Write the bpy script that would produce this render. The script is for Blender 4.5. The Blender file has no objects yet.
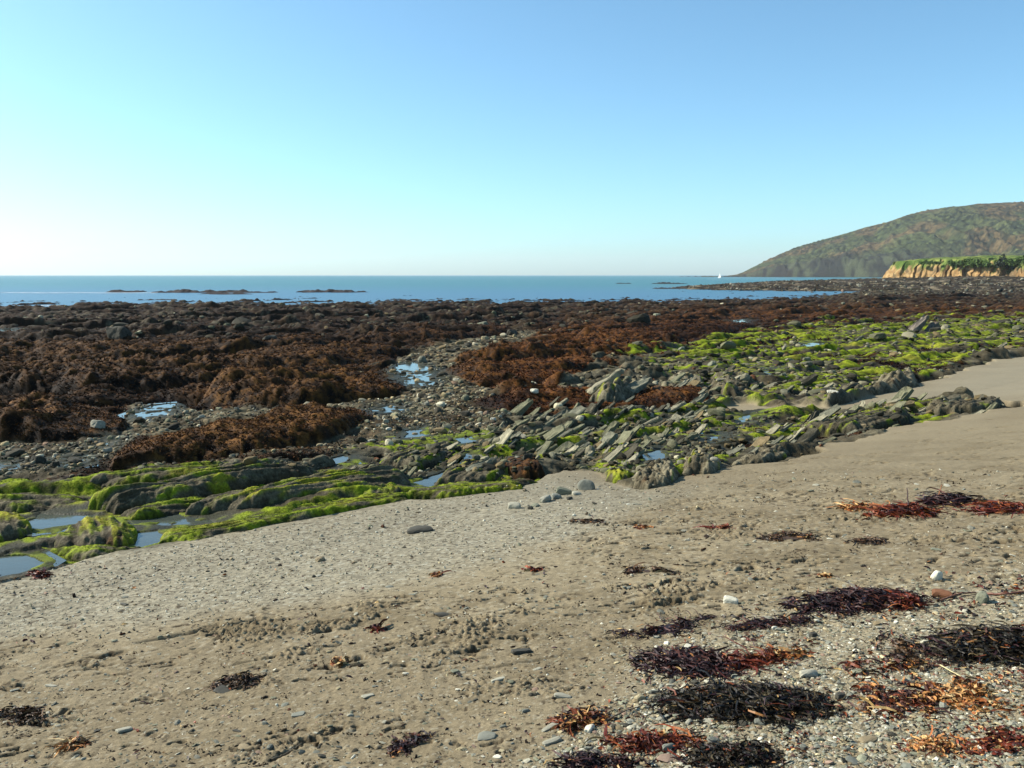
import bpy, math, time
import numpy as np
T0 = time.time()
Q = 1.0                                   # grid quality
rng = np.random.default_rng(7)
C = bpy.context.scene
FPX, H, PITCH = 887.0, 5.0, math.atan(109.0/887.0)
SP, CP = math.sin(PITCH), math.cos(PITCH)

# ------------------------------------------------------------------ noise
_perm = np.random.default_rng(3).permutation(4096).astype(np.int32)
_ang = (_perm[:4096] * (2*np.pi/4096)).astype(np.float32)
_gx, _gy = np.cos(_ang), np.sin(_ang)
def _hash(i, j, s):
    return _perm[(_perm[(i + s*131) & 4095] + j*1) & 4095]
def rnd2(i, j, s=0):
    return _hash(i, j, s).astype(np.float32)/4096.0
def pn(x, y, s=0):
    x = np.asarray(x, np.float32); y = np.asarray(y, np.float32)
    i = np.floor(x).astype(np.int32); j = np.floor(y).astype(np.int32)
    fx = x-i; fy = y-j
    ux = fx*fx*fx*(fx*(fx*6-15)+10); uy = fy*fy*fy*(fy*(fy*6-15)+10)
    def g(a, b):
        h = _hash(i+a, j+b, s)
        return _gx[h]*(fx-a)+_gy[h]*(fy-b)
    n0 = g(0, 0); n1 = g(1, 0); n2 = g(0, 1); n3 = g(1, 1)
    a = n0+(n1-n0)*ux; b = n2+(n3-n2)*ux
    return (a+(b-a)*uy)*1.5
def fbm(x, y, o=3, s=0):
    r = 0; a = 1.0; t = 0
    for k in range(o):
        r = r+a*pn(x*2**k+k*13.7, y*2**k-k*7.3, s+k); t += a; a *= .5
    return r/t
def worley(x, y, s=0, jit=.9):
    i = np.floor(x).astype(np.int32); j = np.floor(y).astype(np.int32)
    f1 = np.full(x.shape, 9., np.float32); f2 = f1.copy(); idc = np.zeros(x.shape, np.float32)
    for a in (-1, 0, 1):
        for b in (-1, 0, 1):
            h = _hash(i+a, j+b, s)
            px = i+a+.5+(h/4096.-.5)*jit; py = j+b+.5+((_perm[h])/4096.-.5)*jit
            d = np.hypot(px-x, py-y).astype(np.float32)
            c = d < f1
            f2 = np.where(c, f1, np.minimum(f2, d)); f1 = np.where(c, d, f1)
            idc = np.where(c, _perm[(h+77) & 4095]/4096., idc)
    return f1, f2, idc.astype(np.float32)
def sstep(a, b, x):
    t = np.clip((x-a)/(b-a), 0, 1); return t*t*(3-2*t)

# ------------------------------------------------------------------ geometry of the view
def project(x, y, z):
    zc = np.maximum(y*CP-(z-H)*SP, .05); yc = y*SP+(z-H)*CP
    return 512+FPX*x/zc, 384-FPX*yc/zc
def ydist(v, z=0.):
    a = PITCH+np.arctan((np.asarray(v, float)-384)/FPX)
    return (H-z)/np.tan(np.maximum(a, 1e-4))
_vwu = [-400, 0, 60, 100, 250, 400, 500, 680, 760, 820, 850, 880, 1500]
_vwv = [309, 307.5, 307, 306, 304.2, 303, 303, 301.6, 300.3, 297.4, 294, 290, 286]
def base(x, y):
    x = np.asarray(x, float); y = np.asarray(y, float)
    yy = np.maximum(y, .6)
    k = x/yy; uk = 512+FPX*k/CP
    s = .68*x-.73*(y-10.8)
    ye = np.clip(7.88/np.maximum(.73-.68*k, .08), 6, 60)
    yw = ydist(np.interp(uk, _vwu, _vwv))
    t = (y-ye)/np.maximum(yw-ye, 5)
    sea = np.where(t < 1, 2.2*(1-np.clip(t, 0, 1)), -.012*(y-yw))
    # drop a little quicker just below the sand
    sea = sea-.10*sstep(0, 3, -s)
    sand = 2.2+.115*np.maximum(s, 0)
    z = np.where(s > 0, sand, sea)
    z = np.where(uk > 1100, z, z)
    # far land on the right and the rocky spit running out from it
    vb = np.interp(uk, [660, 680, 700, 740, 850, 950, 1500], [289.0, 289.6, 290.6, 291.6, 292.5, 294, 294])
    vt = np.interp(uk, [660, 680, 700, 740, 850, 950, 1500], [289.5, 288.8, 287.5, 285.4, 281.5, 278.5, 278.5])
    yb = ydist(vb); yt = np.maximum(ydist(vt), yb+2)
    top = np.interp(uk, [670, 690, 740, 850, 940, 1000, 1500], [-.1, .5, 1.0, 2.4, 3.7, 4.2, 4.4])
    m = sstep(0, 40, y-yb)*np.where(uk < 940, 1-sstep(0, 60, y-yt), 1.)
    ramp = np.clip((y-yb)/200, 0, 1)
    z3 = -.6+(.6+.5+ (top-.5)*ramp**.7)*m
    z3 = np.where(uk < 672, -2, z3)
    z = np.where(y > 120, np.maximum(z, z3), z)
    return np.maximum(z, -2.5)
def W(u, v):
    u = np.atleast_1d(np.asarray(u, float)); v = np.atleast_1d(np.asarray(v, float))
    a = (u-512)/FPX; b = -(v-384)/FPX
    dx = a; dy = CP+b*SP; dz = -SP+b*CP
    z = np.full(u.shape, 2.2)
    for _ in range(60):
        t = np.clip((z-H)/np.minimum(dz, -1e-4), 0, 2500)
        z = z+.5*(base(dx*t, dy*t)-z)
    t = np.clip((z-H)/np.minimum(dz, -1e-4), 0, 2500)
    return dx*t, dy*t
# ------------------------------------------------------------------ region maps (drawn over the plan of the bare ground)
OX, OY, MW, MH = 200, 270, 1424, 560      # margin around the frame
def raster(poly):
    p = np.array(poly, float); yy, xx = np.mgrid[0:MH, 0:MW]
    xx = xx-OX; yy = yy+OY
    ins = np.zeros(xx.shape, bool)
    n = len(p)
    for i in range(n):
        x0, y0 = p[i]; x1, y1 = p[(i+1) % n]
        if y0 == y1: continue
        c = ((y0 > yy) != (y1 > yy)) & (xx < (x1-x0)*(yy-y0)/(y1-y0)+x0)
        ins ^= c
    return ins
def blur(a, r, ry=None):
    a = a.astype(np.float32)
    for ax, rr in ((0, ry if ry is not None else r), (1, r)):
        rr = int(rr)
        if rr < 1: continue
        for _ in range(2):
            p = np.pad(a, [(rr+1, rr) if k == ax else (0, 0) for k in (0, 1)], mode='edge')
            c = np.cumsum(p, axis=ax)
            n = a.shape[ax]
            a = (np.take(c, range(2*rr+1, 2*rr+1+n), axis=ax)-np.take(c, range(0, n), axis=ax))/(2*rr+1)
    return a
def rmap(polys, r, ry=None):
    m = np.zeros((MH, MW), np.float32)
    for e in polys:
        w, p = e if isinstance(e[0], (int, float)) else (1., e)
        m = np.maximum(m, raster(p)*w)
    return blur(m, r, ry)
def samp(m, u, v):
    x = np.clip(u+OX, 0, MW-1.001); y = np.clip(v-OY, 0, MH-1.001)
    i = x.astype(int); j = y.astype(int); fx = (x-i).astype(np.float32); fy = (y-j).astype(np.float32)
    return (m[j, i]*(1-fx)+m[j, i+1]*fx)*(1-fy)+(m[j+1, i]*(1-fx)+m[j+1, i+1]*fx)*fy
SAND = [(-300, 640), (-100, 600), (0, 579), (60, 566), (100, 557), (165, 547), (240, 530), (300, 521), (360, 509), (420, 499), (480, 490), (520, 486), (545, 474), (590, 470), (628, 486),
        (650, 486), (690, 474), (750, 462), (800, 455), (860, 437), (920, 421), (1005, 408), (1060, 404), (1300, 380), (1300, 900), (-300, 900)]
SAND2 = [(560, 402), (640, 402), (760, 408), (830, 404), (866, 397), (900, 387), (945, 377), (972, 366), (1010, 357), (1300, 330), (1300, 420), (1010, 401), (940, 399), (890, 406), (840, 408), (760, 413), (640, 408)]
R = {}
R['sand'] = rmap([SAND, SAND2[3:]], 2, 1)
R['moss'] = rmap([(1., [(-200, 484), (60, 480), (200, 470), (260, 466), (330, 466), (380, 446), (420, 434), (480, 430), (540, 440), (545, 478), (480, 492), (300, 522), (150, 552), (-200, 600)]),
                  (.95, [(610, 356), (650, 348), (700, 336), (800, 322), (900, 318), (1024, 312), (1300, 306), (1300, 335), (1010, 350), (960, 366), (900, 385), (830, 400), (740, 396), (700, 385), (640, 365)]),
                  (.92, [(510, 444), (600, 425), (700, 400), (840, 405), (1010, 399), (1010, 407), (900, 425), (830, 440), (700, 470), (640, 480), (590, 476)]),
                  (.8, [(330, 440), (440, 425), (520, 440), (480, 455), (340, 458)])], 8, 4)
R['bare'] = rmap([[(450, 440), (490, 415), (600, 405), (720, 392), (800, 398), (760, 420), (700, 470), (640, 480), (560, 468), (480, 458)],
                  (.7, [(840, 330), (1024, 322), (1300, 320), (1300, 340), (1024, 340), (840, 350)]),
                  (.8, [(560, 366), (760, 355), (880, 380), (860, 396), (560, 400)]),
                  (.6, [(300, 478), (420, 460), (520, 455), (520, 486), (420, 492), (300, 510)]),
                  (.5, [(640, 296), (800, 298), (1300, 284), (1300, 276), (600, 276)])], 6, 3)
R['gravel'] = rmap([[(515, 330), (548, 334), (500, 345), (462, 352), (452, 362), (470, 382), (505, 398), (520, 412), (490, 430), (420, 436), (330, 424), (378, 404), (398, 394), (392, 372), (402, 356), (460, 340)],
                    (.8, [(112, 424), (136, 402), (200, 408), (330, 404), (400, 396), (400, 402), (370, 412), (240, 420), (128, 440)]),
                    [(-200, 452), (60, 440), (135, 430), (130, 452), (60, 472), (-200, 482)],
                    (.35, [(110, 462), (250, 452), (380, 420), (450, 430), (400, 447), (250, 462), (115, 472)])], 4, 2)
R['rust'] = rmap([[(440, 350), (560, 330), (700, 345), (720, 400), (560, 412), (470, 392)], (.9, [(100, 470), (130, 440), (260, 412), (390, 410), (330, 450)]),
                  (.8, [(180, 405), (220, 380), (400, 372), (410, 400)]), (.7, [(-200, 440), (-200, 410), (130, 412), (130, 440)]),
                  (.6, [(550, 305), (850, 300), (1100, 298), (1100, 318), (760, 325), (560, 335)]), (.5, [(-200, 395), (300, 385), (440, 350), (-200, 340)])], 14, 6)
R['nsand'] = rmap([SAND, SAND2[3:]], 12, 6)
R['far'] = rmap([[(-300, 334), (300, 332), (520, 330), (700, 308), (1300, 303), (1300, 270), (-300, 270)]], 20, 5)
R['grit'] = rmap([(.9, [(-300, 560), (0, 572), (300, 515), (540, 470), (640, 485), (700, 480), (640, 510), (500, 560), (300, 600), (0, 640), (-300, 680)]),
                  (.6, SAND2[3:])], 20, 8)
R['bank'] = rmap([[(500, 800), (560, 745), (620, 700), (640, 650), (740, 622), (820, 600), (1024, 572), (1300, 560), (1300, 900), (500, 900)]], 22, 10)
R['churn'] = rmap([(.6, [(600, 500), (800, 462), (1024, 425), (1200, 410), (1200, 520), (640, 560)]), (1., [(200, 625), (330, 600), (500, 592), (720, 560), (860, 560), (860, 620), (700, 650), (560, 690), (430, 690), (330, 655), (200, 650)]),
                   (.9, [(550, 520), (700, 500), (900, 480), (1100, 470), (1100, 600), (800, 585), (560, 560)]),
                   (.55, [(-100, 640), (220, 630), (520, 690), (560, 740), (480, 800), (-100, 800)]), (.8, [(-100, 700), (60, 690), (60, 800), (-100, 800)])], 16, 8)
R['smoothsand'] = rmap([[(560, 470), (760, 462), (860, 440), (1010, 408), (1200, 405), (1200, 470), (860, 480), (620, 515), (560, 500)]], 10, 5)

# hand placed pools : pixel outlines on the ground plan
POOLS = [
 ([(395, 367), (412, 363), (434, 370), (437, 383), (418, 387), (400, 384)], 'blue tide pool among cobbles at the head of the stony channel'),
 ([(130, 414), (150, 406), (172, 404), (172, 414), (140, 421)], 'pale tide pool between the two big seaweed humps'),
 ([(96, 447), (112, 437), (117, 443), (106, 450)], 'narrow tide pool at the tip of the rust seaweed hump'),
 ([(-40, 465), (18, 460), (24, 469), (-40, 476)], 'tide pool among cobbles at the edge below the black hump'),
 ([(57, 459), (92, 453), (88, 463), (58, 467)], 'small glinting tide pool among dark cobbles'),
 ([(12, 521), (40, 513), (98, 513), (97, 522), (40, 529), (14, 527)], 'long still tide pool behind the mossy ledge'),
 ([(126, 521), (170, 514), (216, 517), (224, 522), (160, 528), (132, 526)], 'thin tide pool between two bright green ledges'),
 ([(128, 533), (160, 530), (168, 537), (140, 545), (127, 541)], 'little tide pool holding pale stones'),
 ([(-60, 562), (28, 555), (42, 561), (22, 572), (-60, 584)], 'tide pool lapping the grey sand'),
 ([(368, 409), (395, 404), (410, 411), (382, 417)], 'shallow tide pool in the middle of the stony channel'),
 ([(398, 431), (425, 427), (431, 434), (404, 438)], 'shallow tide pool by yellow green algae'),
 ([(450, 438), (475, 435), (481, 441), (458, 445)], 'small blue tide pool beside the slate slabs'),
 ([(405, 481), (452, 468), (468, 452), (479, 456), (463, 472), (430, 485)], 'curved tide pool winding between dark ledges'),
 ([(643, 454), (660, 449), (668, 457), (655, 463), (643, 461)], 'round blue tide pool above the knobbly grey rock'),
 ([(705, 438), (718, 432), (726, 439), (712, 445)], 'blue tide pool beyond the striped slab'),
 ([(733, 418), (752, 413), (758, 418), (740, 423)], 'thin blue tide pool on the slabby tongue of rock'),
 ([(762, 372), (772, 368), (777, 374), (766, 378)], 'small blue tide pool in the yellow green algae'),
 ([(733, 323), (744, 320), (746, 324), (736, 326)], 'tiny blue tide pool far out in brown weed'),
 ([(-20, 331), (14, 329), (15, 333), (-20, 335)], 'far tide pool beyond the big dark boulder'),
 ([(803, 344), (816, 341), (820, 345), (806, 348)], 'tiny tide pool in the far green algae'),
 ([(329, 459), (345, 455), (348, 461), (333, 465)], 'small tide pool at the back of the dark ledges'),
]
def seg_sd(px, py, P):
    """signed distance (positive inside) to polygon P in plan"""
    d = np.full(px.shape, 1e9); ins = np.zeros(px.shape, bool); n = len(P)
    for i in range(n):
        x0, y0 = P[i]; x1, y1 = P[(i+1) % n]
        ex, ey = x1-x0, y1-y0
        t = np.clip(((px-x0)*ex+(py-y0)*ey)/(ex*ex+ey*ey+1e-12), 0, 1)
        d = np.minimum(d, np.hypot(px-x0-t*ex, py-y0-t*ey))
        if y0 != y1:
            ins ^= ((y0 > py) != (y1 > py)) & (px < (x1-x0)*(py-y0)/(y1-y0)+x0)
    return np.where(ins, d, -d)
R['pool'] = rmap([[(a_, b_) for a_, b_ in p_] for p_, l_ in POOLS], 2, 1)
PW = []
for poly, lab in POOLS:
    a = np.array(poly, float); X, Y = W(a[:, 0], a[:, 1])
    cx, cy = X.mean(), Y.mean()
    PW.append((np.stack([X, Y], 1), float(base(cx, cy))-.01, lab, cy))
# seaweed humps that are part of the rock platform
HUMPS = []; HPX = []
def hump(poly, h, w):
    HPX.append(poly)
    a = np.array(poly, float); X, Y = W(a[:, 0], a[:, 1]); HUMPS.append((np.stack([X, Y], 1), h, w))
hump([(-120, 446), (0, 444), (62, 443), (122, 436), (134, 424), (110, 414), (0, 412), (-120, 412)], .74, .5)
hump([(112, 464), (150, 460), (250, 453), (330, 438), (374, 419), (366, 411), (300, 421), (200, 436), (128, 446)], .40, .40)
hump([(190, 402), (300, 402), (404, 394), (408, 382), (360, 379), (220, 386)], .55, .6)
hump([(-120, 396), (60, 394), (150, 390), (240, 380), (250, 371), (100, 368), (-120, 372)], .75, .7)
hump([(-120, 362), (120, 362), (200, 356), (330, 352), (330, 346), (100, 348), (-120, 350)], .55, 1.)
hump([(200, 372), (330, 366), (400, 356), (400, 350), (260, 352), (200, 362)], .5, 1.)
hump([(440, 372), (520, 362), (600, 364), (560, 378), (480, 384)], .30, .7)
hump([(560, 345), (700, 338), (760, 328), (680, 328), (580, 336)], .5, 1.)
hump([(470, 405), (520, 398), (700, 392), (716, 402), (600, 408), (500, 412)], .25, .4)
hump([(350, 346), (430, 342), (520, 334), (500, 328), (380, 334)], .6, 1.2)

R['hump'] = rmap([raster_poly for raster_poly in HPX], 2, 1)
A35 = math.radians(33)
def ledges(x, y, P, seed, steep=.16):
    a = x*math.cos(A35)+y*math.sin(A35); b = -x*math.sin(A35)+y*math.cos(A35)
    b = b+P*.55*fbm(a/(P*3.5), b/(P*3.), 2, seed)+P*.1*pn(a/(P*.4), b/(P*.4), seed+9)
    q = b/P; c = np.floor(q); fr = q-c
    amp = .35+1.1*np.abs(pn(a/(P*2.2)+c*17.3, c*3.1, seed+4))*1.3
    s = np.where(fr < steep, fr/steep, 1-(fr-steep)/(1-steep))
    s = s*s*(3-2*s)
    return s*amp
def regions(x, y):
    b = base(x, y); u, v = project(x, y, b)
    sc = np.clip(8/np.maximum(y, 2), .08, 1)
    wu = 34*sc*fbm(x*.9, y*.9, 3, 21); wv = 14*sc*fbm(x*.9, y*.9, 3, 25)
    g = {k: samp(m, u+wu, v+wv) for k, m in R.items()}
    return b, u, v, g
def shore(x, y, color=True):
    x = np.asarray(x, float); y = np.asarray(y, float)
    b, u, v, g = regions(x, y)
    sand = sstep(.35, .65, g['sand']); rocky = 1-sand
    d = np.hypot(x, y)
    n1 = fbm(x/3.1, y/3.1, 3, 31); n2 = fbm(x/.8, y/.8, 3, 41); n3 = fbm(x/.22, y/.22, 2, 51); n4 = pn(x/.07, y/.07, 61)
    a_ = x*math.cos(A35)+y*math.sin(A35); b_ = -x*math.sin(A35)+y*math.cos(A35)
    grav = np.clip(g['gravel']*1.3, 0, 1); bare = np.clip(g['bare']*1.2, 0, 1); moss = g['moss']; far = g['far']
    # ---- rocky platform
    L1 = ledges(x, y, 5.5, 3); L2 = ledges(x, y, 1.7, 5, .22); L3 = ledges(x, y, .55, 7, .3)
    near = 1-sstep(12, 22, d)
    A1 = .62*(1-near)*(1-.85*grav)*(1-.5*bare)*(1-.8*moss)*(1-.35*g['rust'])
    hr = A1*(L1-.5)+(.20+.04*far)*(1-.8*grav)*(L2-.5)+.05*(1-.6*grav)*(L3-.45)
    hr = hr+.10*(1-.7*grav)*n2*(1-.3*near)+.22*n1*(1-grav)*(1-near)+.035*n3+.012*n4
    f1, f2, ic = worley(x/.42+n2*.3, y/.42, 71)
    weedy = (1-moss)*(1-grav)*rocky
    lump = np.sqrt(np.clip(1-(f1*1.25)**2, 0, 1))
    hr = hr+lump*(.07*weedy*(.4+ic)+.05*bare)
    g1, g2, gc = worley(x/.2, y/.2, 75)
    cob = np.sqrt(np.clip(1-(g1*1.5)**2, 0, 1))*(.3+gc)
    hr = hr+grav*cob*.05
    big1, big2, bc = worley(x/1.6, y/1.6, 79)
    hr = hr+far*np.clip(1-big1*2.2, 0, 1)**.5*(bc > .72)*.30*(1-grav)+(1-far)*np.clip(1-big1*2.4, 0, 1)**.5*(bc > .72)*.25*weedy*(1-near)
    fr_ = np.abs(fbm(x/.9, y/1.3, 3, 83))
    hr = hr+far*(.30*fr_-.04)+(1-far)*(1-grav)*(1-near)*.14*(fr_-.1)
    # out by the low cliff everything is broken rock
    fz = sstep(190, 280, y); hr = hr+fz*(.35*np.abs(fbm(x/9, y/14, 4, 91))*2-.1+.5*sstep(.2, 0, np.abs(pn(x/16, y/26, 95)))*0)
    hum = 0.; wmask = np.zeros(x.shape, np.float32)
    for P, hh, w in HUMPS:
        lo = P.min(0)-2; hi = P.max(0)+2
        m = (x > lo[0]) & (x < hi[0]) & (y > lo[1]) & (y < hi[1])
        if not m.any(): continue
        sd = seg_sd(x[m], y[m], P)+.16*n1[m]+.07*n2[m]*w/.5+.02*n3[m]
        q = np.clip(sd/(w*1.15), 0, 1); dome = .35*(1-(1-np.clip(q*2.2, 0, 1))**2)+.65*(1-(1-q)**2.2)
        add = np.zeros(x.shape); add[m] = .82*hh*dome*(.80+.40*n1[m]+.28*n2[m]+.12*n3[m])
        hum = np.maximum(hum, add) if not np.isscalar(hum) else add
        wmask[m] = np.maximum(wmask[m], sstep(-.06, .03, sd))
    hr = hr*(1-.45*np.minimum(wmask, 1))+hum
    # ---- sand
    bank = np.clip(g['bank'], 0, 1); churn = g['churn']; grit = g['grit']
    p1, p2, pc = worley(x/.30+n3*.75, y/.21+n3*.5+n4*.3, 101)
    pit = (pc > .88-.24*churn)*sstep(.31, .20, p1)*(.5+.5*sstep(-.2, .3, n3))
    q1, q2, qc = worley(x/.13+n4*.8+n3*.4, y/.075+n4*.4, 105)
    pit2 = (qc > .80-.3*churn)*sstep(.40, .15, q1)
    fld = sstep(-.02, .30, fbm(x/.85, y/.45, 2, 109)+.10*churn)
    am = (.5+1.3*churn)*(1-.25*g['smoothsand'])*(1-.6*bank)*fld*(1-.5*grit)
    nq = np.abs(fbm(x/.055, y/.04, 2, 113)); hs = .016*n1+.006*n2+.006*n3*(.4+churn)*(1-.75*grit)+.004*n4*(.5+churn)*(1-.6*grit)-.034*pit*am*(.6+1.2*nq)-.022*pit2*am+.030*am*fld*nq*sstep(-.1, .3, n2+.3*n3)
    tn = pn(x/.025, y/.025, 111)*sstep(9, 5, d)
    hs = hs+.0016*tn*(1+bank)
    # drawn-out grooves where something was dragged along the sand
    groove = np.zeros(x.shape)
    for (u0, v0, u1, v1, wd, dp) in GRV:
        m = (np.abs(v-.5*(v0+v1)) < 40) & (u > min(u0, u1)-20) & (u < max(u0, u1)+20)
        if not m.any(): continue
        (X0, X1), (Y0, Y1) = W([u0, u1], [v0, v1])
        ex, ey = X1-X0, Y1-Y0; t = np.clip(((x[m]-X0)*ex+(y[m]-Y0)*ey)/(ex*ex+ey*ey), 0, 1)
        dd = np.hypot(x[m]-X0-t*ex, y[m]-Y0-t*ey)+.012*n3[m]
        groove[m] += dp*sstep(wd, wd*.3, dd)*(.5+.5*np.sin(t*np.pi)**.3)
    hs = hs-groove
    hd = hr*rocky+hs*sand
    edge = rocky*sand*4
    hd = hd+edge*.03*(n2+.3)
    z = b+hd
    wet = np.zeros(x.shape, np.float32)
    for P, lvl, lab, cy in PW:
        mg = .25+cy*.02
        lo = P.min(0)-1.8; hi = P.max(0)+1.8
        m = (x > lo[0]) & (x < hi[0]) & (y > lo[1]) & (y < hi[1])
        if not m.any(): continue
        sd = seg_sd(x[m], y[m], P)+mg*.35*n2[m]
        zz = z[m]
        zz = np.minimum(zz, lvl+.025+.20*np.maximum(-sd, 0)+.6*np.maximum(-sd-1.2, 0))
        inn = sstep(-.02, .12+mg*.2, sd)
        zz = zz*(1-inn)+np.minimum(zz, lvl-.045+.12*n2[m]+.09*n3[m]+.05*cob[m]*sstep(0, .3, g['gravel'][m]))*inn
        ring = sstep(-mg*1.3, 0, sd)*(sd < .02)
        zz = np.where(ring > 0, np.maximum(zz, lvl*ring+zz*(1-ring)+.012*ring), zz)
        z[m] = zz; wet[m] = np.maximum(wet[m], sstep(-mg, .02, sd))
    if not color:
        return z
    # ------------------------------------------------------ colour of the ground itself
    def c3(r, g_, b_): return np.array([r, g_, b_], np.float32)
    def mix(A, B, t): return A+(B-A)*t[..., None].astype(np.float32)
    S = x.shape
    hrel = (z-b)
    rockc = mix(np.broadcast_to(c3(.085, .078, .058), S+(3,)), c3(.20, .19, .155), sstep(-.3, .4, n2+.5*n3))
    bandn = pn(a_/1.3, b_/.09+n1*2, 121)
    rockc = mix(rockc, c3(.26, .25, .21), sstep(.1, .55, bandn)*(.15+.5*bare))
    rockc = mix(rockc, c3(.10, .075, .055), sstep(.1, .5, n1+.4*n3)*.4)
    weedc = mix(np.broadcast_to(c3(.020, .012, .007), S+(3,)), c3(.10, .046, .013), sstep(-.25, .5, n2*.7+n3*.8+.7*n1+.45*g['rust']-.12))
    weedc = mix(weedc, c3(.24, .115, .030), sstep(.05, .6, n3+.5*n4+.35*g['rust'])*np.clip(g['rust']*1.2, .1, 1))
    redz = sstep(430, 520, u)*(1-far)
    weedc = mix(weedc, weedc*c3(.85, .68, .66), redz*.7)
    weedc = mix(weedc, c3(.025, .014, .010), sstep(.0, .35, fbm(x/.5, y/.5, 3, 149))*.6)
    weedc = mix(weedc, mix(np.broadcast_to(c3(.032, .020, .014), S+(3,)), c3(.085, .05, .03), sstep(-.1, .5, fbm(x/.9, y/1.6, 3, 147))), far*.75)
    cobc = mix(np.broadcast_to(c3(.10, .09, .06), S+(3,)), c3(.36, .33, .26), gc**2.5)
    cobc = mix(cobc, c3(.25, .17, .11), (sstep(.62, .66, gc)-sstep(.70, .72, gc))*.8)
    mossc = mix(np.broadcast_to(c3(.075, .095, .016), S+(3,)), c3(.34, .46, .03), sstep(-.3, .4, n3*.8+n2*.6))
    mossc = mix(mossc, c3(.56, .56, .09), sstep(.15, .6, fbm(x/1.7, y/1.7, 2, 131))*.5)
    # how much weed lies on the rock
    wn = fbm(x/1.3, y/1.3, 3, 141)
    wcov = sstep(-.15, .12, wn+.55-1.6*np.clip(g['nsand']*2, 0, 1)*(1-.5*far)-.9*bare-1.0*moss*(.6+.4*near)-.15*far)
    wcov = np.maximum(wcov*(1-grav), wmask)
    rspot = far*(bc > .72)*sstep(.45, .3, big1)*sstep(-.2, .3, n3)
    col = mix(rockc, weedc, wcov*(1-.75*rspot))
    grc = mix(cobc, c3(.06, .045, .025), sstep(-.1, .35, fbm(x/1.9, y/1.9, 2, 145)))
    col = mix(col, grc, sstep(.3, .6, grav+.25*n2)*(1-wmask))
    mn = fbm(a_/2.4, b_/.8, 3, 151)+.35*n2
    mossm = sstep(.02, .26, mn*.9+.35*n3+moss*1.02-.80+1.1*np.clip(hrel, -.2, .2)*(1-.4*far))*(1-wmask)*sstep(.1, .3, moss)
    mossm = mossm*(1-.5*rocky*sstep(.2, .5, bandn)*bare)
    col = mix(col, mossc, mossm)
    lowd = sstep(.0, -.10, hrel)*(1-near*.3)  # darker where the relief dips below the base ground
    col = col*(1-.25*lowd[..., None])
    fr = mix(np.broadcast_to(c3(.060, .048, .040), S+(3,)), c3(.34, .30, .25), sstep(.0, .35, fbm(x/5, y/10, 4, 155)))
    fr = mix(fr, c3(.05, .04, .02), sstep(.0, .3, fbm(x/18, y/30, 2, 157)))
    col = mix(col, fr, fz)
    # sand
    sc_ = mix(np.broadcast_to(c3(.335, .275, .190), S+(3,)), c3(.40, .335, .235), sstep(-.4, .4, n1+.4*n2))
    sc_ = mix(sc_, c3(.250, .200, .130), np.clip(churn, 0, 1)*sstep(-.2, .35, fbm(x/.7, y/.5, 3, 161))*.75)
    sc_ = mix(sc_, c3(.40, .375, .31), grit*.8)
    sc_ = mix(sc_, c3(.41, .36, .27), bank*.7)
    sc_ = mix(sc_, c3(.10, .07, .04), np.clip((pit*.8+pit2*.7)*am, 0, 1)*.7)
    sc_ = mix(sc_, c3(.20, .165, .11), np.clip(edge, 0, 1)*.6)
    gs = np.where(d < 6.0, .018, .032)
    g1b, g2b, gcb = worley(x/gs, y/gs, 165)
    spk = sstep(14, 9, d)
    sc_ = sc_*(1+spk*(.16+.25*bank+.22*grit)*(gcb-.5)*2.2)[..., None]
    sc_ = mix(sc_, c3(.55, .54, .48), (gcb > .93)*spk*(.3+.5*np.maximum(grit, bank)))
    sc_ = mix(sc_, c3(.10, .075, .05), (gcb < .045)*spk*.8)
    warm = c3(1.10, 1., .76)
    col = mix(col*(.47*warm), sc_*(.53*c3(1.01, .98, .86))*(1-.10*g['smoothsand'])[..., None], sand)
    col = mix(col, c3(.022, .024, .013), wet*.85*(1-mossm*.6))
    under = sstep(.12, .0, z)*(y > 60); col = mix(col, c3(.022, .018, .015), under*.8)
    col = np.clip(col, .003, .9)
    rough = np.where(sand > .5, .95, .78+.15*mossm-.25*wet)
    return z, col, rough.astype(np.float32), sand, dict(moss=mossm*rocky*(1-wet), weed=np.maximum(wcov*(1-sstep(.3, .6, grav)), wmask)*rocky*(1-mossm)*(1-.9*wet), grav=grav*rocky, bare=bare*rocky)
GRV = [(140, 642, 272, 617, .05, .035), (455, 672, 560, 655, .02, .015), (270, 760, 300, 745, .02, .02), (235, 663, 258, 659, .02, .02), (60, 655, 160, 690, .01, .01)]

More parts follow.
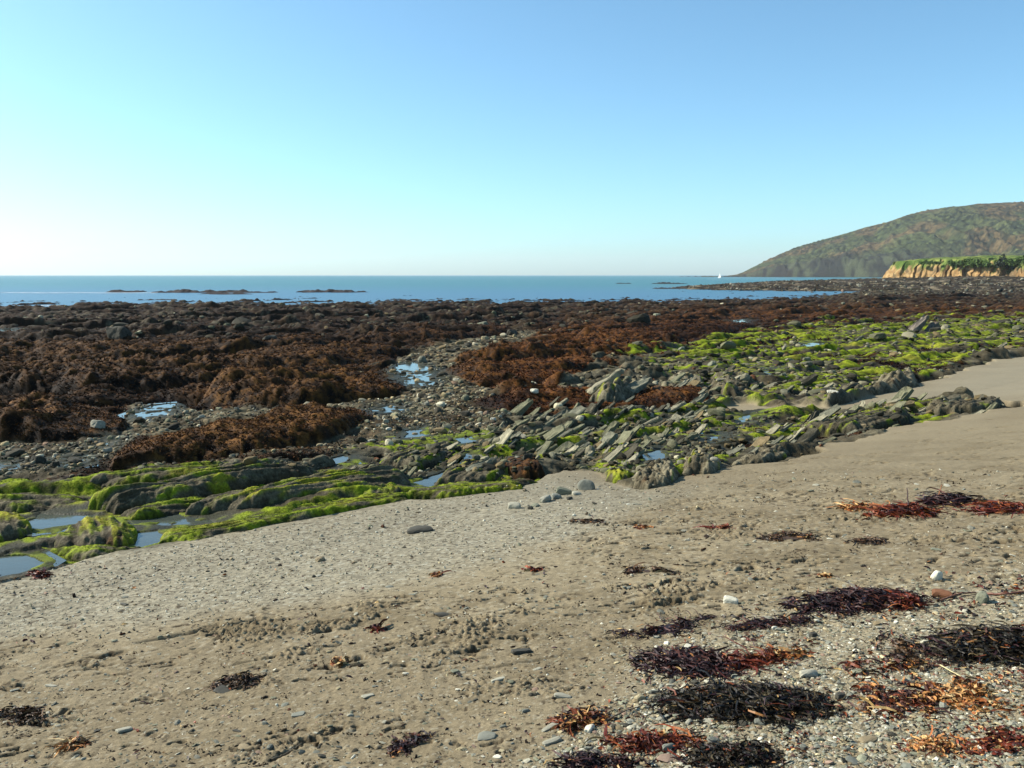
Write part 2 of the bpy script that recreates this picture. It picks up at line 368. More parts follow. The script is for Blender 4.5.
# ------------------------------------------------------------------ materials
def new_mat(name):
    m = bpy.data.materials.new(name); m.use_nodes = True; nt = m.node_tree; nt.nodes.clear()
    o = nt.nodes.new('ShaderNodeOutputMaterial'); p = nt.nodes.new('ShaderNodeBsdfPrincipled'); nt.links.new(p.outputs[0], o.inputs[0])
    return m, nt, p
def noise_node(nt, scale, detail=3, vec=None, rough=.6):
    n = nt.nodes.new('ShaderNodeTexNoise'); n.inputs['Scale'].default_value = scale; n.inputs['Detail'].default_value = detail
    n.inputs['Roughness'].default_value = rough
    if vec is not None: nt.links.new(vec, n.inputs['Vector'])
    return n
def surf_mat(name, src='attr', s1=6, s2=60, var=.35, bump=.3, bd=.01, rough=.8, spec=.3, col=None, rattr=False, var2=.25):
    m, nt, p = new_mat(name); L = nt.links.new
    tc = nt.nodes.new('ShaderNodeTexCoord')
    n1 = noise_node(nt, s1, 4, tc.outputs['Object']); n2 = noise_node(nt, s2, 3, tc.outputs['Object'])
    if src == 'attr':
        a = nt.nodes.new('ShaderNodeAttribute'); a.attribute_name = 'Col'; cs = a.outputs['Color']
    elif src == 'obj':
        a = nt.nodes.new('ShaderNodeObjectInfo'); cs = a.outputs['Color']
    else:
        a = nt.nodes.new('ShaderNodeRGB'); a.outputs[0].default_value = (*col, 1); cs = a.outputs[0]
    mr = nt.nodes.new('ShaderNodeMapRange'); mr.inputs['From Min'].default_value = .3; mr.inputs['From Max'].default_value = .7
    mr.inputs['To Min'].default_value = 1-var; mr.inputs['To Max'].default_value = 1+var; L(n1.outputs['Fac'], mr.inputs['Value'])
    mr2 = nt.nodes.new('ShaderNodeMapRange'); mr2.inputs['From Min'].default_value = .3; mr2.inputs['From Max'].default_value = .7
    mr2.inputs['To Min'].default_value = 1-var2; mr2.inputs['To Max'].default_value = 1+var2; L(n2.outputs['Fac'], mr2.inputs['Value'])
    mm = nt.nodes.new('ShaderNodeMath'); mm.operation = 'MULTIPLY'; L(mr.outputs[0], mm.inputs[0]); L(mr2.outputs[0], mm.inputs[1])
    vm = nt.nodes.new('ShaderNodeVectorMath'); vm.operation = 'SCALE'; L(cs, vm.inputs[0]); L(mm.outputs[0], vm.inputs['Scale'])
    L(vm.outputs[0], p.inputs['Base Color'])
    if bump > 0:
        b = nt.nodes.new('ShaderNodeBump'); b.inputs['Strength'].default_value = bump; b.inputs['Distance'].default_value = bd
        L(n2.outputs['Fac'], b.inputs['Height']); L(b.outputs[0], p.inputs['Normal'])
    p.inputs['Roughness'].default_value = rough; p.inputs['Specular IOR Level'].default_value = spec
    if rattr:
        r = nt.nodes.new('ShaderNodeAttribute'); r.attribute_name = 'Rgh'; L(r.outputs['Fac'], p.inputs['Roughness'])
    return m
M_SAND = surf_mat('sand_ground', s1=75, s2=190, var=.20, var2=.35, bump=.6, bd=.006, rough=.95, spec=.15)
M_ROCK = surf_mat('rock_ground', s1=7, s2=38, var=.30, var2=.40, bump=.7, bd=.02, rattr=True, spec=.10)
M_STONE = surf_mat('beach_stone_rock', src='obj', s1=22, s2=130, var=.16, var2=.14, bump=.3, bd=.004, rough=.75)
M_BOULD = surf_mat('shore_boulder_rock', src='obj', s1=5, s2=30, var=.30, var2=.30, bump=.6, bd=.02, rough=.8, spec=.15)
M_MIX = surf_mat('scattered_bits', src='attr', s1=15, s2=90, var=.16, var2=.16, bump=.2, bd=.003, rough=.85, spec=.15)
M_WEED = surf_mat('wet_wrack', src='attr', s1=40, s2=160, var=.25, var2=.25, bump=.2, bd=.002, rough=.5, spec=.22)
M_TUFT = surf_mat('weed_fronds', src='attr', s1=20, s2=60, var=.2, var2=.2, bump=0, rough=.75, spec=.08)

# ------------------------------------------------------------------ mesh helpers
def link(o): C.collection.objects.link(o); return o
def mk(name, V, F, mat, col=None, rgh=None, smooth=True, kind=None, label=None, cat=None, group=None, parent=None):
    V = np.asarray(V, np.float32); F = np.asarray(F, np.int32)
    me = bpy.data.meshes.new(name); me.vertices.add(len(V)); me.vertices.foreach_set('co', V.ravel())
    k = F.shape[1]; me.loops.add(F.size); me.loops.foreach_set('vertex_index', F.ravel())
    me.polygons.add(len(F)); me.polygons.foreach_set('loop_start', np.arange(0, F.size, k, dtype=np.int32))
    me.polygons.foreach_set('use_smooth', np.full(len(F), smooth))
    me.update(calc_edges=True)
    if col is not None:
        a = me.attributes.new('Col', 'FLOAT_COLOR', 'POINT'); c = np.ones((len(V), 4), np.float32); c[:, :3] = col; a.data.foreach_set('color', c.ravel())
    if rgh is not None:
        a = me.attributes.new('Rgh', 'FLOAT', 'POINT'); a.data.foreach_set('value', np.asarray(rgh, np.float32))
    me.materials.append(mat)
    o = bpy.data.objects.new(name, me); link(o)
    tag(o, label, cat, group, kind)
    if parent is not None: o.parent = parent
    return o
def tag(o, label=None, cat=None, group=None, kind=None):
    if label: o['label'] = label
    if cat: o['category'] = cat
    if group: o['group'] = group
    if kind: o['kind'] = kind
def grid_faces(n, m):
    i = np.arange(n*m, dtype=np.int32).reshape(n, m)
    return np.stack([i[:-1, :-1], i[:-1, 1:], i[1:, 1:], i[1:, :-1]], -1).reshape(-1, 4)
def compact(V, F, *attrs):
    used = np.zeros(len(V), bool); used[F.ravel()] = True; idx = np.cumsum(used)-1
    return (V[used], idx[F]) + tuple(a[used] for a in attrs)

# ------------------------------------------------------------------ main ground
dth = .00165/Q
th = np.arange(-math.radians(39), math.radians(39), dth)
side = math.radians(39)+np.cumsum(np.linspace(.002, .010, 118))
th = np.concatenate([-side[::-1], th, side])
rs = [1.2]
while rs[-1] < 540:
    r = rs[-1]; k = 1.0 if r < 60 else (1.3 if r < 160 else 1.8)
    rs.append(r*(1+dth*k*1.05))
rs = np.array(rs)
TT, RR = np.meshgrid(th, rs)
gx = RR*np.sin(TT); gy = RR*np.cos(TT)
fx, fy = gx.ravel(), gy.ravel()
zz = np.empty(fx.shape, np.float32); cc = np.empty((len(fx), 3), np.float32); rr_ = np.empty(fx.shape, np.float32); ss = np.empty(fx.shape, np.float32)
CH = 400000
for i in range(0, len(fx), CH):
    sl = slice(i, i+CH)
    z_, c_, r_, s_, _ = shore(fx[sl], fy[sl]); zz[sl] = z_; cc[sl] = c_; rr_[sl] = r_; ss[sl] = s_
print('ground', len(fx), time.time()-T0)
V = np.stack([fx, fy, zz], 1); F = grid_faces(*gx.shape)
fs = ss[F].mean(1) > .5
# drop faces that are well under the sea
dead = (zz[F].max(1) < -.6)
for nm, sel, mat in (('sand_beach', fs & ~dead, M_SAND), ('rocky_shore_ground', ~fs & ~dead, M_ROCK)):
    v2, f2, c2, r2 = compact(V, F[sel], cc, rr_)
    mk(nm, v2, f2, mat, c2, r2, kind='structure')
del V, F, fs
# a coarse skirt so the beach goes on behind and beside the camera
n = 60
sx, sy = np.meshgrid(np.linspace(-60, 60, 61), np.linspace(-40, 70, 56))
sz = base(sx, np.maximum(sy, 0)); sz = np.where(sy < 0, base(sx*0, sy*0)+.115*(.68*sx-.73*sy)*.5, sz)
ang = np.abs(np.arctan2(sx, sy)); inside = (ang < math.radians(76)) & (np.hypot(sx, sy) > 1.5)
sz = sz-.05
sz = np.where(inside, sz-.8, sz)
v2 = np.stack([sx.ravel(), sy.ravel(), sz.ravel()], 1)
mk('beach_ground', v2, grid_faces(*sx.shape), M_SAND, np.broadcast_to(np.array([.35, .29, .2], np.float32), (len(v2), 3)).copy(), kind='structure')

# ------------------------------------------------------------------ water
def water_mat(name, deep, rough, scale, strength, dist, far=False):
    m, nt, p = new_mat(name); L = nt.links.new
    g = nt.nodes.new('ShaderNodeNewGeometry'); mp = nt.nodes.new('ShaderNodeMapping'); mp.inputs['Scale'].default_value = (.45, 1, 1)
    L(g.outputs['Position'], mp.inputs['Vector'])
    n = noise_node(nt, scale, 5, mp.outputs[0], .65)
    b = nt.nodes.new('ShaderNodeBump'); b.inputs['Strength'].default_value = strength; b.inputs['Distance'].default_value = dist
    L(n.outputs['Fac'], b.inputs['Height']); L(b.outputs[0], p.inputs['Normal'])
    mp2 = nt.nodes.new('ShaderNodeMapping'); mp2.inputs['Scale'].default_value = (.25, 1, 1); L(g.outputs['Position'], mp2.inputs['Vector'])
    n2 = noise_node(nt, .006 if far else 1.5, 3, mp2.outputs[0]); rp = nt.nodes.new('ShaderNodeValToRGB')
    rp.color_ramp.elements[0].position = .38; rp.color_ramp.elements[1].position = .62
    rp.color_ramp.elements[0].color = (*deep, 1); rp.color_ramp.elements[1].color = (deep[0]*1.25, deep[1]*1.2, deep[2]*1.12, 1)
    L(n2.outputs['Fac'], rp.inputs['Fac'])
    if far:      # sheltered water inshore is clearer and bluer than the open sea
        sx_ = nt.nodes.new('ShaderNodeSeparateXYZ'); L(g.outputs['Position'], sx_.inputs[0])
        mr = nt.nodes.new('ShaderNodeMapRange'); mr.inputs['From Min'].default_value = 230; mr.inputs['From Max'].default_value = 460; L(sx_.outputs['Y'], mr.inputs['Value'])
        mx = nt.nodes.new('ShaderNodeMix'); mx.data_type = 'RGBA'; L(mr.outputs[0], mx.inputs['Factor']); mx.inputs[6].default_value = (.035, .11, .18, 1); L(rp.outputs[0], mx.inputs[7])
        L(mx.outputs[2], p.inputs['Base Color'])
        mr3 = nt.nodes.new('ShaderNodeMapRange'); mr3.inputs['From Min'].default_value = 230; mr3.inputs['From Max'].default_value = 460
        mr3.inputs['To Min'].default_value = strength*.6; mr3.inputs['To Max'].default_value = strength; L(sx_.outputs['Y'], mr3.inputs['Value']); L(mr3.outputs[0], b.inputs['Strength'])
    else:
        L(rp.outputs[0], p.inputs['Base Color'])
    p.inputs['Roughness'].default_value = rough; p.inputs['IOR'].default_value = 1.33
    return m
M_SEA = water_mat('sea_water', (.022, .115, .130), .30, .55, 1.0, .8, True)
M_POOL = water_mat('pool_water', (.05, .06, .05), .03, 4.0, .18, .02)
xs = np.concatenate([-np.geomspace(12000, 60, 14), np.linspace(-50, 50, 6), np.geomspace(60, 12000, 14)])
ys = np.concatenate([np.linspace(60, 600, 20), np.geomspace(700, 12000, 14)])
SX, SY = np.meshgrid(xs, ys)
mk('sea', np.stack([SX.ravel(), SY.ravel(), SX.ravel()*0], 1), grid_faces(*SX.shape), M_SEA, kind='structure')
for P, lvl, lab, cy in PW:
    c = P.mean(0); ex = .12+cy*.012
    D = P-c; D = D*(1+ex/np.maximum(np.hypot(D[:, 0], D[:, 1]), .05))[:, None]
    Vp = np.concatenate([[[c[0], c[1], lvl]], np.column_stack([c+D, np.full(len(P), lvl)])])
    k = len(P); Fp = [(0, 1+i, 1+(i+1) % k) for i in range(k)]
    e = np.cross(np.append(P[1]-P[0], 0), np.append(P[2]-P[1], 0))[2]
    if e < 0: Fp = [(a, c_, b_) for a, b_, c_ in Fp]
    mk('tide_pool', Vp, Fp, M_POOL, kind='structure', label=lab)

# ------------------------------------------------------------------ ledges lifted out of the platform
PATCH = []
def ledge(name, poly, h, w, label, cat='rock ledge', group=None, pal='moss', amp=1., tilt=0., mossy=.5):
    a = np.array(poly, float); X, Y = W(a[:, 0], a[:, 1]); P = np.stack([X, Y], 1)
    d = np.hypot(X.mean(), Y.mean()); st = d*.0013/Q
    lo = P.min(0)-.15; hi = P.max(0)+.15
    st = max(st, math.sqrt((hi[0]-lo[0])*(hi[1]-lo[1])/160000))
    x, y = np.meshgrid(np.arange(lo[0], hi[0], st), np.arange(lo[1], hi[1], st))
    b = base(x, y); sh = x.shape
    A = np.stack([P[:, 0]-P[:, 0].mean(), P[:, 1]-P[:, 1].mean()]); w_, v_ = np.linalg.eigh(A@A.T); ax = v_[:, 1]
    if ax[0] < 0: ax = -ax
    al = x*ax[0]+y*ax[1]; ac = -x*ax[1]+y*ax[0]
    n1 = fbm(al/1.9, ac/.62, 3, 201); n2 = fbm(al/.62, ac/.2, 3, 205); n3 = fbm(x/.08, y/.08, 2, 209); n4 = pn(x/.03, y/.03, 212)
    sd = seg_sd(x, y, P)+.075*n2*min(1, w/.12)+.16*n1*min(1, w/.2)+.03*n3; sd = sd-.05
    q = np.clip(sd/w, 0, 1); dome = np.sqrt(1-(1-q)**2)
    f = ac/(w*.55)+.7*n1+.25*n2; ridge = f-np.floor(f)
    ridge = np.where(ridge < .3, ridge/.3, 1-(ridge-.3)/.7)
    if pal == 'grey': amp = amp*.3
    f3 = ac/(w*.16)+.5*n1+.15*n2; r3 = np.abs(f3-np.floor(f3)-.5)*2
    z = b-.10+dome*(h*(.82+.70*n1+.20*n2)+.10)+amp*q*(h*.20*(ridge-.5)+h*.04*(r3-.5)+.026*n2+.010*n3+.004*n4)
    if pal == 'grey' or cat != 'rock ledge':
        k1, k2, kc = worley(al/(w*.9)+.3*n2, ac/(w*.45)+.2*n2, 241); z = z+q*h*(.38*(kc-.45)+.25*np.clip(1-k1*1.6, 0, 1))-q*h*.25*sstep(.10, .0, k2-k1)
    def c3(*c): return np.array(c, np.float32)
    def mix(A_, B_, t): return A_+(B_-A_)*np.clip(t, 0, 1)[..., None].astype(np.float32)
    rock = mix(np.broadcast_to(c3(.095, .085, .065), sh+(3,)), c3(.21, .195, .155), sstep(-.3, .4, n2+.5*n3))
    rock = mix(rock, c3(.28, .27, .23), sstep(.5, .9, r3+.3*n3)*.35)
    if pal == 'grey':
        rock = mix(rock*1.35, c3(.40, .39, .34), sstep(-.1, .4, n2+.5*n3)*.5)
    weed = mix(np.broadcast_to(c3(.022, .012, .007), sh+(3,)), c3(.19, .085, .024), sstep(-.3, .5, n3+.5*n4+.3*n2))
    moss = mix(np.broadcast_to(c3(.08, .10, .016), sh+(3,)), c3(.34, .46, .03), sstep(-.3, .4, n3*.8+n2*.6))
    moss = mix(moss, c3(.62, .58, .08), sstep(.1, .5, n1)*.5)
    if pal == 'weed':
        col = mix(weed, rock, sstep(.3, .5, n1)*.3); mm = np.zeros(sh)
    else:
        nb = fbm(al/.5, ac/.16, 3, 231)
        mm = sstep(-.10, .22, n1*.5+n2*.5+nb*.9+.25*(ridge-.5)+(mossy-.62)*1.15)*sstep(-.1, .2, dome)
        col = mix(rock, moss, mm)
        col = mix(col, weed, sstep(.15, .35, fbm(x/.5, y/.5, 2, 221)-.25)*.7*(1-mm))
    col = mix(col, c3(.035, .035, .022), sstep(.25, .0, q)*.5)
    col = col*(.46*c3(1.10, 1., .76))
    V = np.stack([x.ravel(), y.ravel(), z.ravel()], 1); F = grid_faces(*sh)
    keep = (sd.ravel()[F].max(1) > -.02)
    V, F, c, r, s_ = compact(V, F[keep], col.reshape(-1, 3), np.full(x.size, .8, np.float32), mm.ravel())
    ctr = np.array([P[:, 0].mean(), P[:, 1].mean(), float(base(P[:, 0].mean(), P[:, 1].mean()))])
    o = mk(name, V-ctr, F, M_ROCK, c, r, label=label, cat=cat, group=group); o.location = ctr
    PATCH.append((lo, hi, x[0, 0], y[0, 0], st, np.where(sd > 0, z, -9.), mm if pal != 'weed' else mm*0, pal))
    return o
def surf(x, y):
    x = np.atleast_1d(np.asarray(x, float)); y = np.atleast_1d(np.asarray(y, float))
    z = shore(x, y, False); mm = np.zeros(x.shape); on = np.zeros(x.shape, bool)
    for lo, hi, x0, y0, st, Z, MM, pal in PATCH:
        m = (x > lo[0]) & (x < hi[0]-st*2) & (y > lo[1]) & (y < hi[1]-st*2)
        if not m.any(): continue
        i = np.clip(((x[m]-x0)/st).astype(int), 0, Z.shape[1]-1); j = np.clip(((y[m]-y0)/st).astype(int), 0, Z.shape[0]-1)
        c = Z[j, i] > z[m]; zi = z[m]; zi[c] = Z[j, i][c]; z[m] = zi
        t = mm[m]; t[c] = MM[j, i][c]; mm[m] = t; t = on[m]; t[c] = True; on[m] = t
    return z, mm, on
G1 = 'low rock ledges between the sand and the seaweed'
ledge('rock_ledge', [(34, 549), (80, 552), (128, 545), (143, 531), (120, 524), (60, 532)], .14, .2, 'bright green ledge with a dark blunt end, in front of the long tide pool', group=G1, mossy=.62)
ledge('rock_ledge', [(84, 510), (110, 517), (200, 502), (260, 488), (318, 480), (326, 472), (250, 474), (170, 488), (110, 500)], .26, .26, 'longest mossy ledge, green at one end and bare grey at the other', group=G1, mossy=.45)
ledge('rock_ledge', [(-60, 515), (10, 516), (80, 512), (106, 504), (90, 497), (0, 502), (-60, 506)], .20, .22, 'green ledge with a black face, just behind the long tide pool', group=G1, mossy=.68)
ledge('rock_ledge', [(106, 518), (140, 522), (190, 515), (250, 506), (240, 500), (150, 508)], .13, .17, 'short green ledge behind the thin tide pool', group=G1, mossy=.72)
ledge('rock_ledge', [(180, 517), (260, 512), (350, 501), (420, 486), (400, 476), (330, 482), (250, 497), (190, 508)], .20, .25, 'broad grey brown ledge streaked with green, above the bright green fringe', group=G1, mossy=.42)
ledge('rock_ledge', [(80, 487), (160, 486), (230, 478), (236, 469), (160, 472), (90, 480)], .17, .25, 'green ledge below the brown weed band', group=G1, mossy=.66)
ledge('rock_ledge', [(150, 545), (200, 542), (260, 529), (340, 513), (420, 500), (410, 493), (330, 503), (250, 515), (165, 531)], .065, .16, 'low bright green fringe of rock along the grey sand', group=G1, mossy=.78)
ledge('rock_ledge', [(-60, 560), (30, 553), (90, 556), (140, 549), (150, 544), (80, 546), (-60, 548)], .05, .14, 'low green ledge running to the corner pool', group=G1, mossy=.72)
ledge('rock_ledge', [(230, 486), (300, 478), (340, 464), (330, 458), (260, 466), (225, 476)], .16, .22, 'dark bare hump behind the longest mossy ledge', group=G1, mossy=.2)
ledge('rock_ledge', [(335, 492), (400, 488), (420, 478), (395, 470), (345, 474)], .17, .25, 'smooth dark grey slab beside the curved pool', group=G1, mossy=.12)
ledge('rock_ledge', [(370, 470), (420, 470), (455, 458), (470, 449), (440, 446), (385, 456)], .17, .25, 'dark ledge with a yellow green crest', group=G1, mossy=.5)
ledge('rock_ledge', [(432, 486), (470, 486), (512, 476), (516, 466), (470, 466), (440, 476)], .13, .2, 'dark lumpy ledge on the sand side of the curved pool', group=G1, mossy=.35)
ledge('rock_ledge', [(400, 498), (450, 498), (520, 489), (545, 482), (520, 480), (450, 486), (405, 491)], .08, .12, 'low green mat of rock tapering onto the sand', group=G1, mossy=.72)
ledge('rock_ledge', [(340, 502), (390, 500), (410, 492), (380, 486), (345, 493)], .10, .16, 'small bright green ledge below the smooth dark slab', group=G1, mossy=.78)
ledge('rock_ledge', [(498, 474), (520, 478), (544, 473), (545, 464), (520, 461), (500, 466)], .19, .2, 'rounded boulder-like rock with a rusty red top beside the sand', group=G1, pal='weed', amp=.3)
ledge('rock_ledge', [(-60, 540), (0, 540), (30, 534), (20, 524), (-60, 522)], .15, .2, 'dark green rock at the end of the long tide pool', group=G1, mossy=.5)
G2 = 'rock outcrops in the algae on the far side of the sand'
ledge('rock_outcrop', [(585, 404), (620, 406), (655, 396), (650, 386), (620, 384), (592, 392)], .34, .5, 'large wedge of tilted grey slate rising from rusty weed', group=G2, pal='grey', mossy=.25)
ledge('rock_outcrop', [(655, 394), (690, 398), (708, 388), (700, 380), (668, 380)], .30, .5, 'smaller grey slate wedge beside the large one', group=G2, pal='grey', mossy=.2)
ledge('rock_outcrop', [(704, 393), (740, 396), (760, 384), (740, 374), (710, 378)], .28, .5, 'greenish grey knob among the yellow algae', group=G2, mossy=.35)
ledge('rock_outcrop', [(820, 408), (850, 404), (872, 396), (860, 390), (826, 398)], .28, .3, 'dark pointed rock with a pale stone at its foot', group=G2, mossy=.2)
ledge('rock_outcrop', [(862, 397), (895, 393), (925, 386), (915, 378), (878, 382)], .30, .4, 'row of pale grey boulders fused at the top of the sand', group=G2, pal='grey', mossy=.1)
ledge('rock_outcrop', [(640, 400), (690, 404), (700, 396), (650, 392)], .2, .3, 'low brown rock under the slate wedges', group=G2, pal='weed')
ledge('rock_outcrop', [(626, 489), (648, 490), (676, 486), (682, 476), (664, 469), (640, 472), (628, 480)], .13, .14, 'knobbly pale grey rock at the edge of the sand', group=G2, pal='grey', mossy=.1, amp=1.1)
ledge('rock_outcrop', [(674, 478), (712, 474), (724, 464), (705, 455), (680, 462)], .19, .3, 'greenish slab with pale stripes beside the knobbly rock', group=G2, pal='grey', mossy=.28, amp=1.5)
ledge('rock_outcrop', [(725, 466), (770, 461), (795, 452), (770, 448), (730, 456)], .10, .2, 'low tan ledge half buried in sand', group=G2, pal='grey', mossy=.1)
ledge('rock_outcrop', [(930, 414), (975, 411), (1008, 405), (1004, 399), (960, 402), (925, 408)], .17, .22, 'dark jagged tip of the slabby rock tongue', group=G2, mossy=.15, amp=1.2)
ledge('rock_outcrop', [(800, 432), (860, 430), (915, 418), (900, 411), (840, 418), (800, 425)], .15, .25, 'dark ribbed ledge along the middle of the rock tongue', group=G2, mossy=.4, amp=1.2)
ledge('rock_outcrop', [(600, 482), (628, 484), (640, 476), (620, 472), (602, 476)], .08, .12, 'small algae covered rock behind the row of stones', group=G2, mossy=.75)
print('ledges', time.time()-T0)

# ------------------------------------------------------------------ rock shapes
import bmesh
def ico(sub):
    bm = bmesh.new(); bmesh.ops.create_icosphere(bm, subdivisions=sub, radius=1)
    V = np.array([v.co[:] for v in bm.verts]); F = np.array([[v.index for v in f.verts] for f in bm.faces]); bm.free(); return V, F
ICO = {k: ico(k) for k in (1, 2, 3, 4)}
def rock_shape(seed, sub=3, planes=14, rnd=.0, flat=1., rough=.03, pw=9):
    g = np.random.default_rng(seed); V, F = ICO[sub]
    D = V/np.linalg.norm(V, axis=1)[:, None]
    N = g.normal(size=(planes, 3)); N /= np.linalg.norm(N, axis=1)[:, None]
    N = np.concatenate([N, np.eye(3), -np.eye(3)]); off = g.uniform(.62, 1., len(N))
    dt = np.maximum(D@N.T, 1e-3)/off
    r = 1/(np.sum(dt**pw, 1)**(1/pw))
    r = r*(1-rnd)+rnd*.9
    P = D*r[:, None]
    r2 = 1+rough*(fbm(P[:, 0]*2.2+seed, P[:, 1]*2.2+P[:, 2]*1.7, 3, seed % 50)*2)
    return P*r2[:, None]*np.array([1, 1, flat]), F
def slab_shape(seed, ln=1., wd=.6, t=.12):
    """leaning slate plate: ragged outline, split layers"""
    g = np.random.default_rng(seed); V, F = ICO[3]
    P = V.copy(); s = np.sign(P)*np.abs(P)**.38
    s /= np.maximum(np.abs(s).max(1)[:, None], 1e-6); 
    tp = g.uniform(.35, .8); sk = g.uniform(-.3, .3)
    x = s[:, 0]*ln*.5; y = s[:, 1]*wd*.5*(1-(1-tp)*(s[:, 0]*.5+.5))+sk*wd*(s[:, 0]*.5+.5)
    z = s[:, 2]*t*.5*(1-.35*(s[:, 0]*.5+.5))
    y = y+.12*wd*pn(x*4/ln+seed, z*9/t*.2, 7); x = x+.10*ln*pn(y*5/wd+seed*1.7, z*3/t*.3, 9)
    z = z+.18*t*pn(x*5/ln+seed, y*5/wd, 11)+.10*t*np.sign(pn(x*2/ln+3*seed, y*7/wd, 13))*(np.abs(s[:, 2]) > .5)
    return np.stack([x, y, z], 1), F
def proto_mesh(name, V, F, mat, smooth=False):
    me = bpy.data.meshes.new(name); me.from_pydata(V.tolist(), [], F.tolist()); me.materials.append(mat)
    me.polygons.foreach_set('use_smooth', np.full(len(F), smooth)); me.update(); return me
PR_FLAT = [proto_mesh('slate_pebble_mesh', *rock_shape(100+i, 3, 6, .05, .20, .05, 12), M_STONE, False) for i in range(8)]
PR_LUMP = [proto_mesh('lump_stone_mesh', *rock_shape(200+i, 3, 9, .1, .65, .05, 12), M_STONE, False) for i in range(6)]
PR_ROCK = [proto_mesh('boulder_mesh', *rock_shape(300+i, 4, 10, .05, .72, .07, 14), M_BOULD, False) for i in range(10)]
PR_COB = [proto_mesh('cobble_mesh', *rock_shape(400+i, 3, 7, .45, .7, .04, 6), M_BOULD, True) for i in range(6)]
PR_SLAB = [proto_mesh('slate_slab_mesh', *slab_shape(500+i, 1., .55, .16), M_BOULD, False) for i in range(12)]
# words for where a thing lies
MARKS = [(748, 705, 'the big black wrack heap'), (985, 647, 'the black wrack heap by the gravel'), (690, 662, 'the purple wrack heap'), (850, 606, 'the long purple wrack tongue'),
 (735, 757, 'the crusty dark weed mat'), (668, 628, 'the thin wrack trail'), (930, 510, 'the red wrack line'), (580, 722, 'the orange brown weed knot'), (955, 700, 'the orange weed scatter'),
 (793, 537, 'the dark crumb patch'), (643, 571, 'the twin footprints'), (235, 682, 'the small crumbly dark heap'), (20, 718, 'the churned dark patch'), (205, 630, 'the long drag groove'),
 (420, 530, 'the lone dark stone on smooth sand'), (548, 500, 'the line of stones'), (645, 480, 'the knobbly grey rock'), (338, 662, 'the red weed scrap'), (937, 578, 'the bright white stone'), (124, 728, 'the biggest pale flat stone'),
 (520, 650, 'the grey slate on churned sand'), (408, 745, 'the purple weed crumbs'), (415, 375, 'the blue pool at the channel head'), (60, 425, 'the black weed hump'), (240, 430, 'the long rust weed hump'), (300, 385, 'the middle weed hump'),
 (615, 385, 'the large slate wedge'), (680, 388, 'the smaller slate wedge'), (655, 456, 'the round blue pool'), (700, 465, 'the striped slab'), (890, 385, 'the pale boulder row'), (920, 322, 'the tilted block'), (120, 333, 'the big dark boulder'),
 (760, 375, 'the yellow algae pool'), (970, 405, 'the jagged rock tip'), (460, 440, 'the small pool by the slabs'), (415, 433, 'the green edged pool'), (500, 466, 'the red topped rock'), (65, 522, 'the long tide pool'), (175, 520, 'the thin tide pool'), (145, 538, 'the little stony pool'), (400, 478, 'the smooth dark slab'),
 (735, 420, 'the thin pool on the rock tongue'), (560, 350, 'the rusty weed flat'), (840, 340, 'the bright algae flat'), (480, 305, 'the waterline rocks'), (850, 300, 'the blue bay'), (200, 350, 'the dark weed ridge'), (350, 345, 'the far weed ridge'), (640, 430, 'the leaning slate field'), (1000, 330, 'the grey rock flat')]
ORD = ['', 'second ', 'third ', 'fourth ', 'fifth ', 'sixth ', 'seventh ', 'eighth ', 'ninth ', 'tenth ', 'eleventh ', 'twelfth ', 'thirteenth ', 'fourteenth ', 'fifteenth ', 'sixteenth ', 'seventeenth ', 'eighteenth ', 'nineteenth ', 'twentieth ']
_used = {}
def where_label(desc, u, v, noun):
    best = min(MARKS, key=lambda m: math.hypot((m[0]-u), (m[1]-v)*2.2))
    dx, dy = u-best[0], (v-best[1])*2.2
    if abs(dx) > abs(dy)*1.2: side = 'left of' if dx < 0 else 'right of'
    else: side = 'beyond' if dy < 0 else 'in front of'
    key = (desc, noun, side, best[2]); n = _used.get(key, 0); _used[key] = n+1
    if n == 0: return f'{desc} {noun} {side} {best[2]}'
    return f'{ORD[min(n, 19)]}{desc} {noun} {side} {best[2]}'
from mathutils import Matrix, Vector, Euler
def place(name, me, x, y, z, s, rot, col, label, cat, group):
    o = bpy.data.objects.new(name, me); link(o); o.location = (x, y, z); o.scale = s; o.rotation_euler = rot
    o.color = (*col, 1); tag(o, label, cat, group); return o
def size_word(px): return 'large' if px > 17 else 'medium' if px > 9 else 'small' if px > 5.5 else 'tiny'
